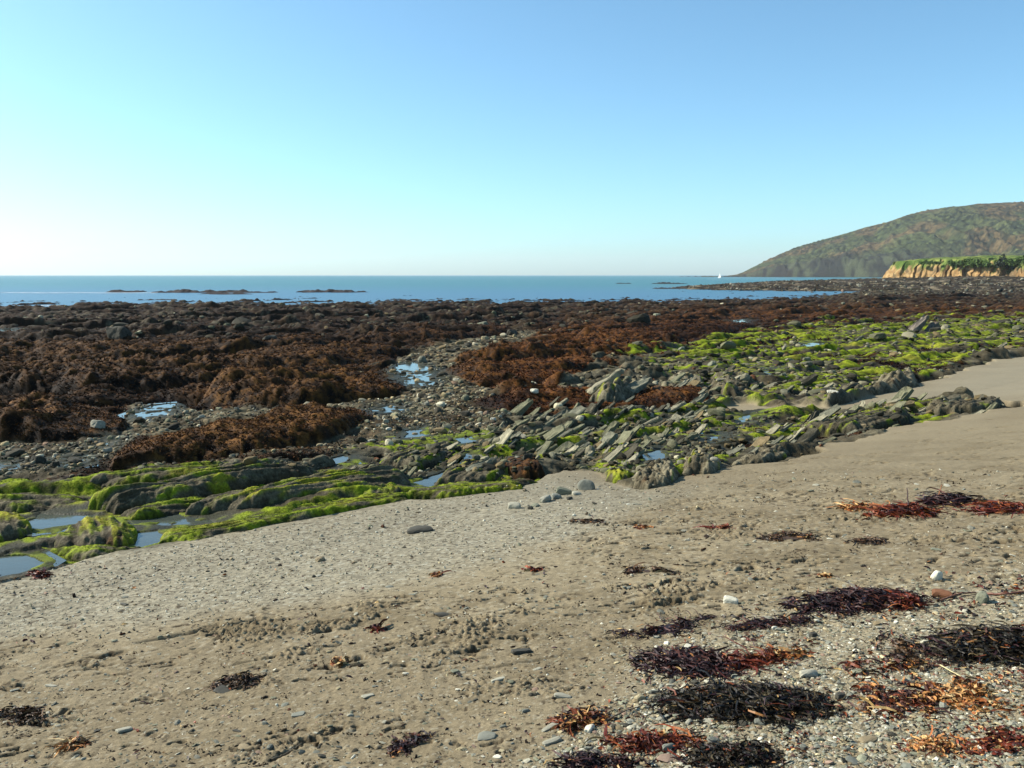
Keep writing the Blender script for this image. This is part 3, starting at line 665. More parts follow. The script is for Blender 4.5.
# palette of named stone colours (linear base colours)
SC = {'pale grey': (.33, .325, .285), 'blue grey': (.185, .195, .18), 'greenish grey': (.20, .21, .165), 'dark grey': (.06, .058, .050), 'white': (.62, .61, .55), 'pinkish': (.28, .20, .165), 'tan': (.24, .195, .13), 'rust brown': (.17, .075, .04), 'cream': (.40, .35, .24)}
SC = {k_: tuple(np.array(c_)*np.array([.88, .84, .72])) for k_, c_ in SC.items()}
occupied = []
def stone_at(u, v, px, colname, shape='flat', desc=None, rotz=None, name=None, cat=None, group=None, asp=None, lift=.3, label=None, aspv=None, fl=None):
    X, Y = W(u, v); x, y = float(X[0]), float(Y[0]); z = float(surf([x], [y])[0][0]); d = y*CP
    r = px*d/FPX*.5
    g = rng
    as2 = asp or g.uniform(.35, .8); f = fl or g.uniform(.7, 1.3)
    me = {'flat': PR_FLAT, 'lump': PR_LUMP, 'rock': PR_ROCK, 'cob': PR_COB}[shape][g.integers(0, {'flat': 8, 'lump': 6, 'rock': 10, 'cob': 6}[shape])]
    col = np.array(SC[colname])*g.uniform(.88, 1.12)
    rz = rotz if rotz is not None else g.uniform(-.7, .9)
    o = place(name or {'flat': 'beach_stone', 'lump': 'beach_stone', 'rock': 'shore_boulder', 'cob': 'cobble'}[shape], me, x, y, z+r*lift*(.28 if shape == 'flat' else .6)*f, (r, r*as2, r*f),
          (g.uniform(-.15, .15), g.uniform(-.15, .15), rz), col,
          label or where_label(f'{size_word(px)} {colname} {shape_word[shape]}', u, v, {'rock': 'boulder', 'cob': 'cobble'}.get(shape, 'stone')),
          cat or {'rock': 'boulder', 'cob': 'cobble'}.get(shape, 'stone'), group)
    occupied.append((u, v, px)); return o
shape_word = {'flat': 'flat', 'lump': 'blocky', 'rock': 'rough', 'cob': 'rounded'}
GS = 'loose stones on the sand'
# the stones one notices
stone_at(420, 531, 34, 'dark grey', 'lump', asp=.5, rotz=.25, label='lone dark flat stone on the smooth grey sand', group=GS, fl=.5)
stone_at(124, 729, 20, 'pale grey', 'flat', asp=.7, label='biggest pale flat stone near the dark churned sand', group=GS, fl=1.3)
stone_at(730, 603, 20, 'white', 'lump', label='chalky white stone behind the thin wrack trail', group=GS)
stone_at(936, 579, 18, 'white', 'lump', label='bright white angular stone beyond the purple wrack tongue', group=GS, fl=1.4)
stone_at(943, 596, 26, 'rust brown', 'lump', asp=.5, label='rusty brown stone with a pointed end', group=GS)
stone_at(982, 602, 16, 'greenish grey', 'lump', label='upright grey wedge shaped stone on the gravel', group=GS, fl=1.8, asp=.9)
stone_at(521, 652, 32, 'dark grey', 'flat', asp=.4, rotz=.3, label='long dark slate lying on churned sand', group=GS)
stone_at(443, 615, 26, 'dark grey', 'flat', asp=.4, rotz=.1, label='thin dark slate above the churned sand', group=GS)
stone_at(810, 676, 24, 'pale grey', 'lump', label='rounded grey stone ringed by yellow weed', group=GS, fl=.9)
stone_at(639, 699, 15, 'cream', 'lump', label='cream egg shaped pebble beside the black wrack heap', group=GS, asp=.8)
stone_at(562, 697, 22, 'pale grey', 'flat', label='pale oval stone on the edge of the pebble bank', group=GS)
stone_at(590, 730, 18, 'white', 'flat', rotz=1.0, label='white oval stone propped in the orange brown weed', group=GS, fl=2.)
stone_at(550, 728, 30, 'pale grey', 'flat', asp=.3, rotz=.7, label='long pale splinter of slate by the weed knot', group=GS)
stone_at(552, 742, 28, 'pale grey', 'flat', asp=.35, rotz=.5, label='second pale splinter of slate, nearer the corner of the bank', group=GS)
stone_at(690, 648, 18, 'white', 'flat', label='white flat stone on top of the purple wrack', group=GS)
stone_at(760, 724, 15, 'blue grey', 'lump', label='round blue grey pebble resting on black wrack', group=GS)
stone_at(724, 718, 14, 'pale grey', 'flat', label='pale sliver of stone on the black wrack heap', group=GS)
stone_at(670, 750, 18, 'blue grey', 'lump', label='blue grey pebble among red weed', group=GS)
stone_at(630, 746, 16, 'pinkish', 'lump', label='pink pebble at the foot of the bank', group=GS)
stone_at(868, 742, 24, 'tan', 'flat', label='tan flat stone half buried in gravel', group=GS)
stone_at(740, 616, 14, 'tan', 'flat', label='tan stone just in front of the chalky white one', group=GS)
stone_at(910, 540, 15, 'pale grey', 'flat', label='pale flat stone in front of the red wrack line', group=GS)
GL = 'line of stones at the edge of the smooth sand'
for (u, v, p, c, a) in [(515, 508, 17, 'pale grey', .6), (536, 506, 11, 'greenish grey', .8), (546, 501, 19, 'pale grey', .45), (556, 498, 13, 'blue grey', .9), (563, 494, 21, 'greenish grey', .4), (576, 494, 12, 'pale grey', .8), (585, 489, 23, 'blue grey', .4), (530, 509, 8, 'dark grey', .6), (570, 499, 9, 'dark grey', .7)]:
    stone_at(u, v, p, c, 'lump', asp=a, label=None, group=GL)
GB = 'loose boulders on the rocky shore'
for (u, v, p, c, lb, f) in [(120, 342, 26, 'dark grey', 'big dark boulder standing far out in the brown weed', 1.2), (100, 434, 17, 'pale grey', 'pale boulder at the foot of the black weed hump', 1.), (270, 345, 17, 'dark grey', 'squat dark boulder on the far weed ridge', 1.),
        (483, 331, 16, 'greenish grey', 'olive grey boulder at the head of the channel', 1.), (40, 464, 19, 'dark grey', 'dark boulder among cobbles below the black hump', 1.), (75, 462, 17, 'dark grey', 'dark flat boulder by the small glinting pool', .6), (26, 470, 10, 'dark grey', 'small dark rock standing in a pool', 1.),
        (533, 386, 15, 'pale grey', 'pale slab like boulder in rusty weed', 1.1), (534, 404, 9, 'white', 'white boulder in the rusty weed', 1.), (512, 335, 14, 'dark grey', 'dark boulder beside the skyline boulder', 1.),
        (75, 519, 14, 'dark grey', 'black rock rising out of the long tide pool', 1.), (145, 534, 8, 'white', 'white stone in the little stony pool', .8), (150, 540, 12, 'cream', 'cream stone at the rim of the little stony pool', .7), (370, 441, 13, 'pale grey', 'pale stone on the edge of the dark ledges', .8),
        (320, 442, 9, 'cream', 'cream stone on the dark ledges', .9), (714, 470, 11, 'pale grey', 'small pale stone below the striped slab', .8), (832, 404, 14, 'white', 'whitish flat stone at the foot of the dark pointed rock', .5), (610, 410, 12, 'cream', 'cream stone under the large slate wedge', .7),
        (172, 440, 16, 'dark grey', 'dark stone between cobbles and the rust weed hump', .8), (505, 350, 10, 'pale grey', 'pale stone by the mouth of the channel', .9), (368, 378, 10, 'pale grey', 'pale stone at the tip of the middle weed hump', .8)]:
    stone_at(u, v, p, c, 'rock' if 'boulder' in lb or 'rock' in lb else 'cob', fl=f, label=lb, group=GB, asp=.85)
# tilted block far off in the algae
X, Y = W(917, 331); z = float(surf(X, Y)[0][0])
o = place('slate_slab', PR_SLAB[2], X[0], Y[0], z+.35, (1.5, 1.1, 2.2), (.2, -.75, .3), (.17, .14, .11), 'tilted brown block leaning in the far green algae', 'rock', None)
X, Y = W(932, 331); z = float(surf(X, Y)[0][0])
o = place('slate_slab', PR_SLAB[5], X[0], Y[0], z+.2, (1.1, .9, 2.2), (.1, -.6, .5), (.12, .10, .08), 'low dark block beside the tilted brown one', 'rock', None)

def free(u, v, px):
    if samp(R['pool'], np.array([u]), np.array([v]))[0] > .12 or samp(R['pool'], np.array([u]), np.array([v-3.]))[0] > .2: return False
    for a, b, p in occupied:
        if abs(a-u) < (p+px)*.45 and abs(b-v) < (p+px)*.2: return False
    return True
def choose(names, w): return names[rng.choice(len(names), p=np.array(w)/sum(w))]
# stones on the open sand and on the bank
cnt = 0; tries = 0
while cnt < 215 and tries < 20000:
    tries += 1
    u = rng.uniform(2, 1022); v = rng.uniform(500, 766)
    s_ = samp(R['sand'], np.array([u]), np.array([v]))[0]; b_ = samp(R['bank'], np.array([u]), np.array([v]))[0]
    if s_ < .95: continue
    dens = .10+.9*b_+.35*sstep(600, 740, v)*(pn(u/150., v/60., 5) > -.1)
    if rng.uniform() > dens: continue
    sc = (v-275)/450.
    px = (5+rng.exponential(5.0))*sc*(1.15 if b_ > .5 else .95)
    if px < 3.2 or px > 24 or not free(u, v, px): continue
    c = choose(['pale grey', 'blue grey', 'greenish grey', 'dark grey', 'white', 'pinkish', 'tan', 'cream'], [7, 5, 4, 2, .8, .8, 1.2, 1])
    stone_at(u, v, px, c, 'flat' if rng.uniform() < .78 else 'lump', group=GS); cnt += 1
print('stones', cnt, time.time()-T0)
# cobbles of the channel
GC = 'rounded cobbles in the stony channel'
cnt = 0; tries = 0
while cnt < 150 and tries < 20000:
    tries += 1
    u = rng.uniform(0, 600); v = rng.uniform(332, 480)
    if samp(R['gravel'], np.array([u]), np.array([v]))[0] < .5 or samp(R['hump'], np.array([u]), np.array([v]))[0] > .05: continue
    sc = (v-275)/150.
    px = (2.6+rng.exponential(2.4))*sc**.5
    if px < 3 or px > 14 or not free(u, v, px): continue
    c = choose(['pale grey', 'blue grey', 'greenish grey', 'dark grey', 'white', 'pinkish', 'tan', 'cream'], [6, 4, 5, 4, 1.2, 1, 3, 2])
    stone_at(u, v, px, c, 'cob' if rng.uniform() < .6 else 'rock', group=GC, name='cobble', cat='cobble'); cnt += 1
# boulders in weed and algae
cnt = 0; tries = 0
while cnt < 190 and tries < 20000:
    tries += 1
    u = rng.uniform(0, 1024); v = 300+170*rng.uniform()**1.6
    uu, vv = np.array([u]), np.array([v])
    if samp(R['sand'], uu, vv)[0] > .1 or (v < 303+4*(u < 300)): continue
    if samp(R['hump'], uu, vv)[0] > .05: continue
    bm_ = samp(R['bare'], uu, vv)[0]; fm = samp(R['far'], uu, vv)[0]; mo = samp(R['moss'], uu, vv)[0]
    if rng.uniform() > .25+.5*bm_+.6*fm+.2*mo: continue
    px = (3.5+rng.exponential(3.5))*(.75+.35*(v-300)/100)
    if px < 3.5 or px > 17 or not free(u, v, px): continue
    c = choose(['pale grey', 'greenish grey', 'dark grey', 'tan', 'rust brown'], [1.6, 2, 6, 1.5, 1.2])
    if v < 335: c = choose(['dark grey', 'rust brown', 'greenish grey'], [7, 1.5, 1.])
    if u < 440 and v > 330: c = choose(['dark grey', 'rust brown'], [3, 1]); px *= .7
    stone_at(u, v, px, c, 'rock', group=GB, lift=.15); cnt += 1
print('boulders', cnt, time.time()-T0)
# leaning slate slabs
GP = 'slate slabs leaning out of the rock platform'
zones = [([(480, 440), (520, 412), (620, 402), (716, 404), (700, 440), (640, 462), (560, 462), (500, 456)], 150, .74), ([(740, 440), (840, 408), (1000, 402), (1000, 410), (900, 424), (820, 440), (720, 466), (690, 462)], 55, .55),
         ([(590, 400), (700, 374), (800, 380), (860, 392), (760, 400)], 20, .8), ([(340, 470), (520, 440), (500, 478), (360, 490)], 14, .7), ([(800, 330), (1024, 322), (1024, 345), (860, 372), (740, 378)], 16, .6)]
SLB = []
nvec = Vector((-.44, -.30, .85)).normalized(); dipv = Vector((.68, .28, .42)); dipv = (dipv-nvec*dipv.dot(nvec)).normalized(); sv = nvec.cross(dipv)
for poly, N, sc in zones:
    pa = np.array(poly, float); k = 0; tr = 0
    while k < N and tr < 9000:
        tr += 1
        u = rng.uniform(pa[:, 0].min(), pa[:, 0].max()); v = rng.uniform(pa[:, 1].min(), pa[:, 1].max())
        if seg_sd(np.array([u]), np.array([v]), poly)[0] < 0: continue
        d = 2.9*FPX/(v-275)
        ln = (.34+rng.exponential(.26))*sc*(1 if d < 18 else 1.3)
        pxs = ln*FPX/d
        if pxs > 46 or not free(u, v, pxs*.22): continue
        X, Y = W(u, v)
        z = float(surf(X, Y)[0][0])
        R0 = Matrix((dipv, sv, nvec)).transposed()
        Rr = Matrix.Rotation(rng.normal(0, .13), 3, 'X') @ Matrix.Rotation(rng.normal(0, .16), 3, 'Y') @ Matrix.Rotation(rng.normal(0, .17), 3, 'Z')
        e = (Rr@R0).to_euler()
        t = rng.uniform(.5, 1.6); g_ = rng.uniform()
        c = choose(['pale grey', 'greenish grey', 'tan', 'dark grey', 'blue grey'], [3, 4, 1.2, 2.2, 2])
        col = np.array(SC[c])*(.82 if c != 'dark grey' else 1.2)*np.array([1.04, 1., .88])*rng.uniform(.8, 1.15)
        place('slate_slab', PR_SLAB[rng.integers(0, 12)], X[0], Y[0], z+ln*.03, (ln, ln*rng.uniform(.35, .95), ln*t*.8), e, col,
              where_label(f'{size_word(pxs*.7)} {c} leaning', u, v, 'slab'), 'slate slab', GP)
        occupied.append((u, v, pxs*.45)); k += 1
print('slabs', time.time()-T0)

# ------------------------------------------------------------------ uncountable small stones (one mesh each)
def scatter(name, X, Y, Z, S, cols, shapes, mat, label=None, lift=.3, tilt=.25, smooth=False):
    Vs, Fs, Cs = [], [], []; off = 0
    n = len(X); pick = rng.integers(0, len(shapes), n)
    for k, (pv, pf) in enumerate(shapes):
        m = np.where(pick == k)[0]
        if not len(m): continue
        a = rng.uniform(0, 2*np.pi, len(m)); t1 = rng.normal(0, tilt, len(m)); t2 = rng.normal(0, tilt, len(m))
        P = pv[None]*S[m][:, None, :]
        P = np.stack([P[..., 0], P[..., 1]*np.cos(t1)[:, None]-P[..., 2]*np.sin(t1)[:, None], P[..., 1]*np.sin(t1)[:, None]+P[..., 2]*np.cos(t1)[:, None]], -1)
        P = np.stack([P[..., 0]*np.cos(t2)[:, None]+P[..., 2]*np.sin(t2)[:, None], P[..., 1], -P[..., 0]*np.sin(t2)[:, None]+P[..., 2]*np.cos(t2)[:, None]], -1)
        ca, sa = np.cos(a)[:, None], np.sin(a)[:, None]
        P = np.stack([P[..., 0]*ca-P[..., 1]*sa+X[m][:, None], P[..., 0]*sa+P[..., 1]*ca+Y[m][:, None], P[..., 2]+Z[m][:, None]+(S[m][:, 2]*lift)[:, None]], -1)
        nv = len(pv); Fi = pf[None]+(np.arange(len(m))*nv)[:, None, None]+off
        Vs.append(P.reshape(-1, 3)); Fs.append(Fi.reshape(-1, 3)); Cs.append(np.repeat(cols[m], nv, 0)); off += len(m)*nv
    return mk(name, np.concatenate(Vs), np.concatenate(Fs), mat, np.concatenate(Cs), smooth=smooth, kind='stuff', label=label)
def px_sample(n, u0, u1, v0, v1, dens):
    u = rng.uniform(u0, u1, n); v = rng.uniform(v0, v1, n); keep = (rng.uniform(size=n) < dens(u, v)) & ((samp(R['pool'], u, v) < .3) | (rng.uniform(size=n) < .22))
    return u[keep], v[keep]
palette = np.array([SC[k] for k in ('pale grey', 'blue grey', 'greenish grey', 'dark grey', 'white', 'pinkish', 'tan', 'cream')])
def pcols(n, w, k=.85):
    c = palette[rng.choice(len(palette), n, p=np.array(w)/sum(w))]*rng.uniform(.75, 1.2, (n, 1))*k; return c
SH1 = [rock_shape(700+i, 1, 6, .1, 1., 0, 8) for i in range(12)]
SH2 = [rock_shape(720+i, 2, 8, .1, 1., .03, 10) for i in range(10)]
# pebbles on the bank
u, v = px_sample(150000, -60, 1090, 560, 800, lambda u, v: np.clip(samp(R['bank'], u, v)*1.1, 0, 1)*sstep(-.45, .25, fbm(u/60, v/25, 3, 301)+.25*samp(R['bank'], u, v))*.6)
X, Y = W(u, v); Z, _, _ = surf(X, Y)
S = (.003+rng.exponential(.0050, len(u)))[:, None]*np.stack([np.ones(len(u)), rng.uniform(.45, .95, len(u)), rng.uniform(.15, .45, len(u))], 1); S = np.minimum(S, .03)
scatter('shingle_gravel', X, Y, Z, S, pcols(len(u), [6, 4, 5, 4, 1.4, 1.2, 3.5, 2.0], 1.12), SH1, M_MIX)
print('bank pebbles', len(u))
# sparse pebbles and crumbs on the sand
u, v = px_sample(60000, -60, 1090, 470, 800, lambda u, v: (samp(R['sand'], u, v) > .9)*(.02+.35*samp(R['churn'], u, v)*sstep(-.1, .4, fbm(u/70, v/26, 3, 305))+.14*sstep(0, .4, fbm(u/90, v/30, 3, 307))+.10*sstep(620, 740, v)))
X, Y = W(u, v); Z, _, _ = surf(X, Y)
S = (.004+rng.exponential(.0075, len(u)))[:, None]*np.stack([np.ones(len(u)), rng.uniform(.3, .8, len(u)), rng.uniform(.12, .3, len(u))], 1); S = np.minimum(S, .035)*np.clip(Y/6, .8, 1.6)[:, None]
scatter('sand_pebbles', X, Y, Z, S, pcols(len(u), [5, 4, 4, 3, 1, 1, 4, 1.5]), SH1, M_MIX)
print('sand pebbles', len(u))
u, v = px_sample(120000, -60, 1090, 470, 800, lambda u, v: (samp(R['sand'], u, v) > .9)*(1-.8*samp(R['grit'], u, v))*(.008+1.1*(samp(R['churn'], u, v)+.2)*sstep(.12, .34, fbm(u/30+3, v/9, 3, 311))))
X, Y = W(u, v); Z, _, _ = surf(X, Y)
S = (.003+rng.exponential(.0042, len(u)))[:, None]*np.stack([np.ones(len(u)), rng.uniform(.25, .6, len(u)), rng.uniform(.15, .5, len(u))], 1); S = np.minimum(S, .03)*np.clip(Y/6, .8, 1.5)[:, None]
cd = np.array([[.018, .012, .008], [.03, .02, .012], [.06, .025, .012], [.06, .045, .026], [.09, .07, .04]])[rng.choice(5, len(u), p=[.3, .22, .08, .2, .2])]
scatter('sand_crumbs', X, Y, Z, S, cd, SH1, M_MIX, tilt=.6)
print('crumbs', len(u))
u, v = px_sample(90000, -60, 1090, 470, 720, lambda u, v: (samp(R['sand'], u, v) > .8)*(.10+.55*samp(R['grit'], u, v)))
X, Y = W(u, v); Z, _, _ = surf(X, Y)
S = (.0022+rng.exponential(.0022, len(u)))[:, None]*np.stack([np.ones(len(u)), rng.uniform(.5, .9, len(u)), rng.uniform(.4, .8, len(u))], 1)*np.clip(Y/6, .8, 1.6)[:, None]
scatter('coarse_sand_grains_gravel', X, Y, Z, S, pcols(len(u), [8, 3, 4, 6, 3, 1, 4, 4], 1.05), [ICO[1]], M_MIX)
# channel cobbles and broken rock over the platform
def rockfill(name, n, u0, u1, v0, v1, dens, size0, size1, cols, shapes, flat=(.4, .8), lift=.3):
    u, v = px_sample(n, u0, u1, v0, v1, lambda a_, b_: dens(a_, b_)*(samp(R['hump'], a_, b_) < .1)); X, Y = W(u, v); Z, _, _ = surf(X, Y)
    k = np.clip(Y/18, .6, 3.2)
    S = ((size0+rng.exponential(size1, len(u)))*k)[:, None]*np.stack([np.ones(len(u)), rng.uniform(.5, .95, len(u)), rng.uniform(*flat, len(u))], 1)
    ok = Z > .05
    scatter(name, X[ok], Y[ok], Z[ok], S[ok], cols(len(u))[ok], shapes, M_MIX if size0 < .03 else M_MIX, lift=lift); print(name, ok.sum())
rockfill('cobbles', 34000, -80, 620, 328, 482, lambda u, v: samp(R['gravel'], u, v)**1.5*.9, .015, .018, lambda n: pcols(n, [3, 2, 4, 12, 1.2, 1., 4, 2], .85)*np.array([1.05, 1, .9]), SH2)
rockfill('broken_rock', 52000, -80, 1100, 300, 480, lambda u, v: (samp(R['sand'], u, v) < .1)*(v > 303)*np.clip(.08+.5*samp(R['bare'], u, v)+.42*samp(R['far'], u, v)+.12*samp(R['moss'], u, v), 0, 1)*(1-.6*(u < 430)*(v > 330)*(v < 440)),
         .022, .030, lambda n: pcols(n, [1.8, 1.2, 4, 11, .15, 0, 2.5, .3], .62)*np.array([1.04, 1, .84]), SH2, flat=(.28, .6))
rockfill('spit_rocks', 6000, 684, 1100, 279, 296, lambda u, v: np.full(u.shape, .8), .03, .055, lambda n: pcols(n, [2, 2, 2, 7, .3, .5, 2, .5], .6), SH1, (.5, .9))

# ------------------------------------------------------------------ fronds : many small curled ribbons
def ribbons(X, Y, Z, n_seg, length, width, cols, hump=.5, curl=.6, zfun=None, droop=0., base_dir=None, rise=.35):
    """vectorised ribbon strips; returns V,F,C"""
    n = len(X); a = rng.uniform(0, 2*np.pi, n) if base_dir is None else base_dir
    P = np.zeros((n, n_seg+1, 3)); P[:, 0] = np.stack([X, Y, Z], 1); da = rng.normal(0, curl, n)
    el = rng.uniform(.1, 1., n)*rise
    for k in range(n_seg):
        st = length/n_seg
        P[:, k+1, 0] = P[:, k, 0]+np.cos(a)*np.cos(el)*st; P[:, k+1, 1] = P[:, k, 1]+np.sin(a)*np.cos(el)*st
        P[:, k+1, 2] = P[:, k, 2]+np.sin(el)*st
        a = a+da+rng.normal(0, curl*.7, n); el = el-rng.uniform(.2, .7, n)*hump*2/n_seg*2
    tw = rng.uniform(0, np.pi, n)[:, None]+np.cumsum(rng.normal(0, .5, (n, n_seg+1)), 1)
    T = np.gradient(P, axis=1); T /= np.linalg.norm(T, axis=2)[..., None]+1e-9
    up = np.array([0, 0, 1.]); sd = np.cross(T, up); sd /= np.linalg.norm(sd, axis=2)[..., None]+1e-9; nn = np.cross(sd, T)
    wv = sd*np.cos(tw*.5)[..., None]+nn*np.sin(tw*.5)[..., None]
    tap = np.interp(np.linspace(0, 1, n_seg+1), [0, .2, .7, 1], [.5, 1, .9, .15])
    hw = (np.asarray(width)[:, None] if np.ndim(width) else np.full((n, 1), width))*tap[None]*.5
    A = P-wv*hw[..., None]; B = P+wv*hw[..., None]
    V = np.stack([A, B], 2).reshape(-1, 3)
    q = np.arange(n_seg); f = np.stack([2*q, 2*q+1, 2*q+3, 2*q+2], -1)
    F = (f[None]+(np.arange(n)*(n_seg+1)*2)[:, None, None]).reshape(-1, 4)
    Cc = np.repeat(cols, (n_seg+1)*2, 0)
    return V, F, Cc
PAL = {
 'black': np.array([[.014, .011, .008], [.022, .017, .010], [.035, .026, .014], [.06, .045, .02], [.03, .012, .014]]),
 'purple': np.array([[.020, .010, .012], [.035, .016, .018], [.06, .025, .022], [.09, .03, .02], [.02, .014, .010]]),
 'red': np.array([[.14, .025, .012], [.22, .05, .015], [.08, .018, .012], [.05, .015, .012], [.30, .10, .03]]),
 'orange': np.array([[.40, .17, .05], [.48, .27, .10], [.28, .09, .025], [.12, .035, .015], [.58, .42, .20]]),
 'mixed': np.array([[.05, .02, .014], [.20, .05, .018], [.45, .20, .06], [.09, .03, .015], [.55, .36, .14]]),
 'brown': np.array([[.06, .035, .018], [.10, .055, .025], [.03, .02, .012], [.15, .08, .035], [.04, .02, .015]])}
def wrack(u, v, ru, rv, n, pal, hgt, label, tilt=0., ln=.09, wd=.008, cat='seaweed', name='seaweed_clump', holes=0.):
    """clump: denser to its middle; tilt slopes it in plan"""
    n = int(n*1.35); ln = ln*.75; wd = wd*.78; ru = ru*.99; rv = rv*.96; m = n*3; a = rng.uniform(0, 2*np.pi, m); r = 1.25*np.sqrt(rng.uniform(0, 1, m))
    uu = u+ru*r*np.cos(a); vv = v+rv*r*np.sin(a)+tilt*(r*np.cos(a)*ru)
    edge = r-.28*fbm(uu/14, vv/6, 3, 401)*2; hol = fbm(uu/22, vv/8, 2, 403)
    edge = edge*(1+.5*pn(uu/9, vv/4, 409))+.25*pn(uu/26, vv/12, 413)+rng.normal(0, .17, m)
    k = np.where((edge < .80) & (hol+.5*pn(uu/6, vv/3.5, 411) > -.30+holes*1.8))[0][:n]; uu, vv, r = uu[k], vv[k], r[k]
    X, Y = W(uu, vv); Z, _, _ = surf(X, Y); n = len(X); sc = Y.mean()/4.
    bump = np.clip(1-r**2, 0, 1)*(.6+.8*np.clip(fbm(uu/18, vv/8, 2, 405)+.5, 0, 1))
    Z = Z+hgt*bump*rng.uniform(.0, 1., n)**.7+.003
    L = ln*rng.uniform(.5, 1.4, n)*min(sc, 1.6)*np.where(rng.uniform(size=n) < .10, 2.1, 1.); wdt = wd*rng.uniform(.5, 1.7, n)*min(sc, 1.6)
    cols = PAL[pal][rng.choice(5, n, p=[.3, .25, .2, .15, .1])]*rng.uniform(.45, 1.1, (n, 1)); od = rng.uniform(size=n) < .07; cols[od] = PAL['mixed'][rng.integers(0, 5, od.sum())]*.6
    V, F, Cc = ribbons(X, Y, Z, 5, L, wdt, cols, rise=.5, curl=.55)
    ctr = np.array([X.mean(), Y.mean(), Z.min()])
    zb, _, _ = surf(V[:, 0], V[:, 1]); V[:, 2] = np.maximum(V[:, 2], zb+.001)
    # matted heart of the clump
    Pv, Pf = ICO[3]
    if hgt > .012:
        Xc, Yc = W([u-ru*.6, u+ru*.6], [v-tilt*ru*.6, v+tilt*ru*.6]); ax_ = np.array([Xc[1]-Xc[0], Yc[1]-Yc[0]])*.5
        Xd, Yd = W([u, u], [v+rv*.62, v-rv*.62]); by_ = np.array([Xd[1]-Xd[0], Yd[1]-Yd[0]])*.5; c0 = np.array([Xd.mean(), Yd.mean()])
        q = Pv*(1+.35*fbm(Pv[:, 0]*3+u, Pv[:, 1]*3+Pv[:, 2], 3, 407)*2)[:, None]
        hx = c0[0]+q[:, 0]*ax_[0]+q[:, 1]*by_[0]; hy = c0[1]+q[:, 0]*ax_[1]+q[:, 1]*by_[1]; hz, _, _ = surf(hx, hy)
        hz = hz-.01+(q[:, 2]*.5+.3)*hgt*.75
        F4 = np.concatenate([F, np.concatenate([Pf, Pf[:, 2:3]], 1)+len(V)])
        V = np.concatenate([V, np.stack([hx, hy, hz], 1)]); Cc = np.concatenate([Cc, np.repeat(PAL[pal][0:1]*.8, len(Pv), 0)])
        # degenerate quads -> write triangles separately
        tri = np.concatenate([F[:, [0, 1, 2]], F[:, [0, 2, 3]], Pf+len(V)-len(Pv)])
    else:
        tri = np.concatenate([F[:, [0, 1, 2]], F[:, [0, 2, 3]]])
    o = mk(name, V-ctr, tri, M_WEED, Cc, smooth=False, label=label, cat=cat, group='seaweed cast up on the sand'); o.location = ctr
    return o
wrack(748, 706, 84, 18, 2700, 'black', .06, 'big black heap of washed up wrack on the pebble bank', .02, .10, .009)
wrack(990, 648, 62, 16, 2200, 'black', .065, 'black wrack heap on gravel where the bank is highest', 0, .10, .009)
wrack(690, 664, 46, 14, 1500, 'purple', .05, 'purple brown wrack heap behind the big black one', .08, .08, .008)
wrack(858, 604, 62, 10, 1700, 'purple', .06, 'long purple wrack tongue lying on bare sand', -.05, .08, .008)
wrack(735, 758, 48, 13, 1700, 'black', .04, 'crusty dark green mat of weed at the bottom of the bank', 0, .05, .010)
wrack(668, 629, 48, 8, 900, 'purple', .03, 'thin trail of dark wrack behind the purple heap', -.12, .07, .007, holes=.3)
wrack(770, 625, 50, 3.5, 420, 'purple', .015, 'narrow string of wrack linking the trail to the tongue', -.1, .07, .006)
wrack(900, 604, 22, 6, 420, 'red', .05, 'glossy dark red weed at the tip of the purple tongue', .15, .07, .010)
wrack(905, 514, 34, 5, 500, 'red', .05, 'red brown wrack heap at the start of the wrack line', -.05, .12, .010)
wrack(948, 501, 26, 5, 420, 'purple', .05, 'dark wrack heap with an upright stalk', 0, .12, .010)
wrack(995, 509, 40, 5.5, 650, 'red', .04, 'red brown wrack at the end of the wrack line', .03, .12, .010, holes=.2)
wrack(862, 508, 22, 3, 160, 'orange', .015, 'faded orange weed leading up to the wrack line', 0, .10, .012)
wrack(580, 722, 24, 9, 600, 'mixed', .035, 'orange brown knot of weed around a white stone', -.1, .08, .010)
wrack(785, 655, 26, 4, 300, 'orange', .02, 'pale orange weed strand beside the purple heap', -.08, .05, .012)
wrack(745, 663, 34, 3.5, 300, 'red', .015, 'dark red ribbon of weed between purple heap and orange strand', -.1, .12, .010)
wrack(872, 668, 45, 7, 110, 'mixed', .015, 'yellow weed looped around the grey stone', 0, .08, .013, holes=.1)
wrack(900, 700, 50, 20, 560, 'mixed', .03, 'red and orange weed patch in front of the gravel heap', 0, .07, .013, holes=.2)
wrack(965, 698, 52, 19, 520, 'orange', .03, 'brightest orange weed patch on the pebble bank', .1, .07, .014, holes=.2)
wrack(1005, 744, 36, 18, 380, 'red', .025, 'deep red weed in the corner of the gravel', 0, .06, .013, holes=.25)
wrack(938, 748, 30, 10, 200, 'orange', .02, 'thin faded orange weed patch in front of the brightest one', 0, .05, .012, holes=.05)
wrack(908, 655, 22, 14, 500, 'brown', .03, 'brown frilly weed left of the gravel heap', .3, .06, .009, holes=.2)
wrack(652, 744, 50, 7, 620, 'red', .025, 'long red weed strip in front of the big black heap', -.05, .09, .010, holes=.1)
wrack(600, 764, 45, 6, 420, 'purple', .03, 'dark red wrack at the lower edge of the bank', 0, .08, .010, holes=.1)
wrack(795, 537, 32, 4, 420, 'brown', .03, 'dark crumbly weed patch with ragged ends on smooth sand', 0, .05, .007, holes=.2)
wrack(866, 541, 20, 3, 260, 'brown', .015, 'faint dark crumbly patch right of the ragged one', 0, .05, .007, holes=-.2)
wrack(643, 571, 28, 4, 340, 'brown', .02, 'dark crumbs lying in the twin footprints', 0, .05, .008, holes=.25)
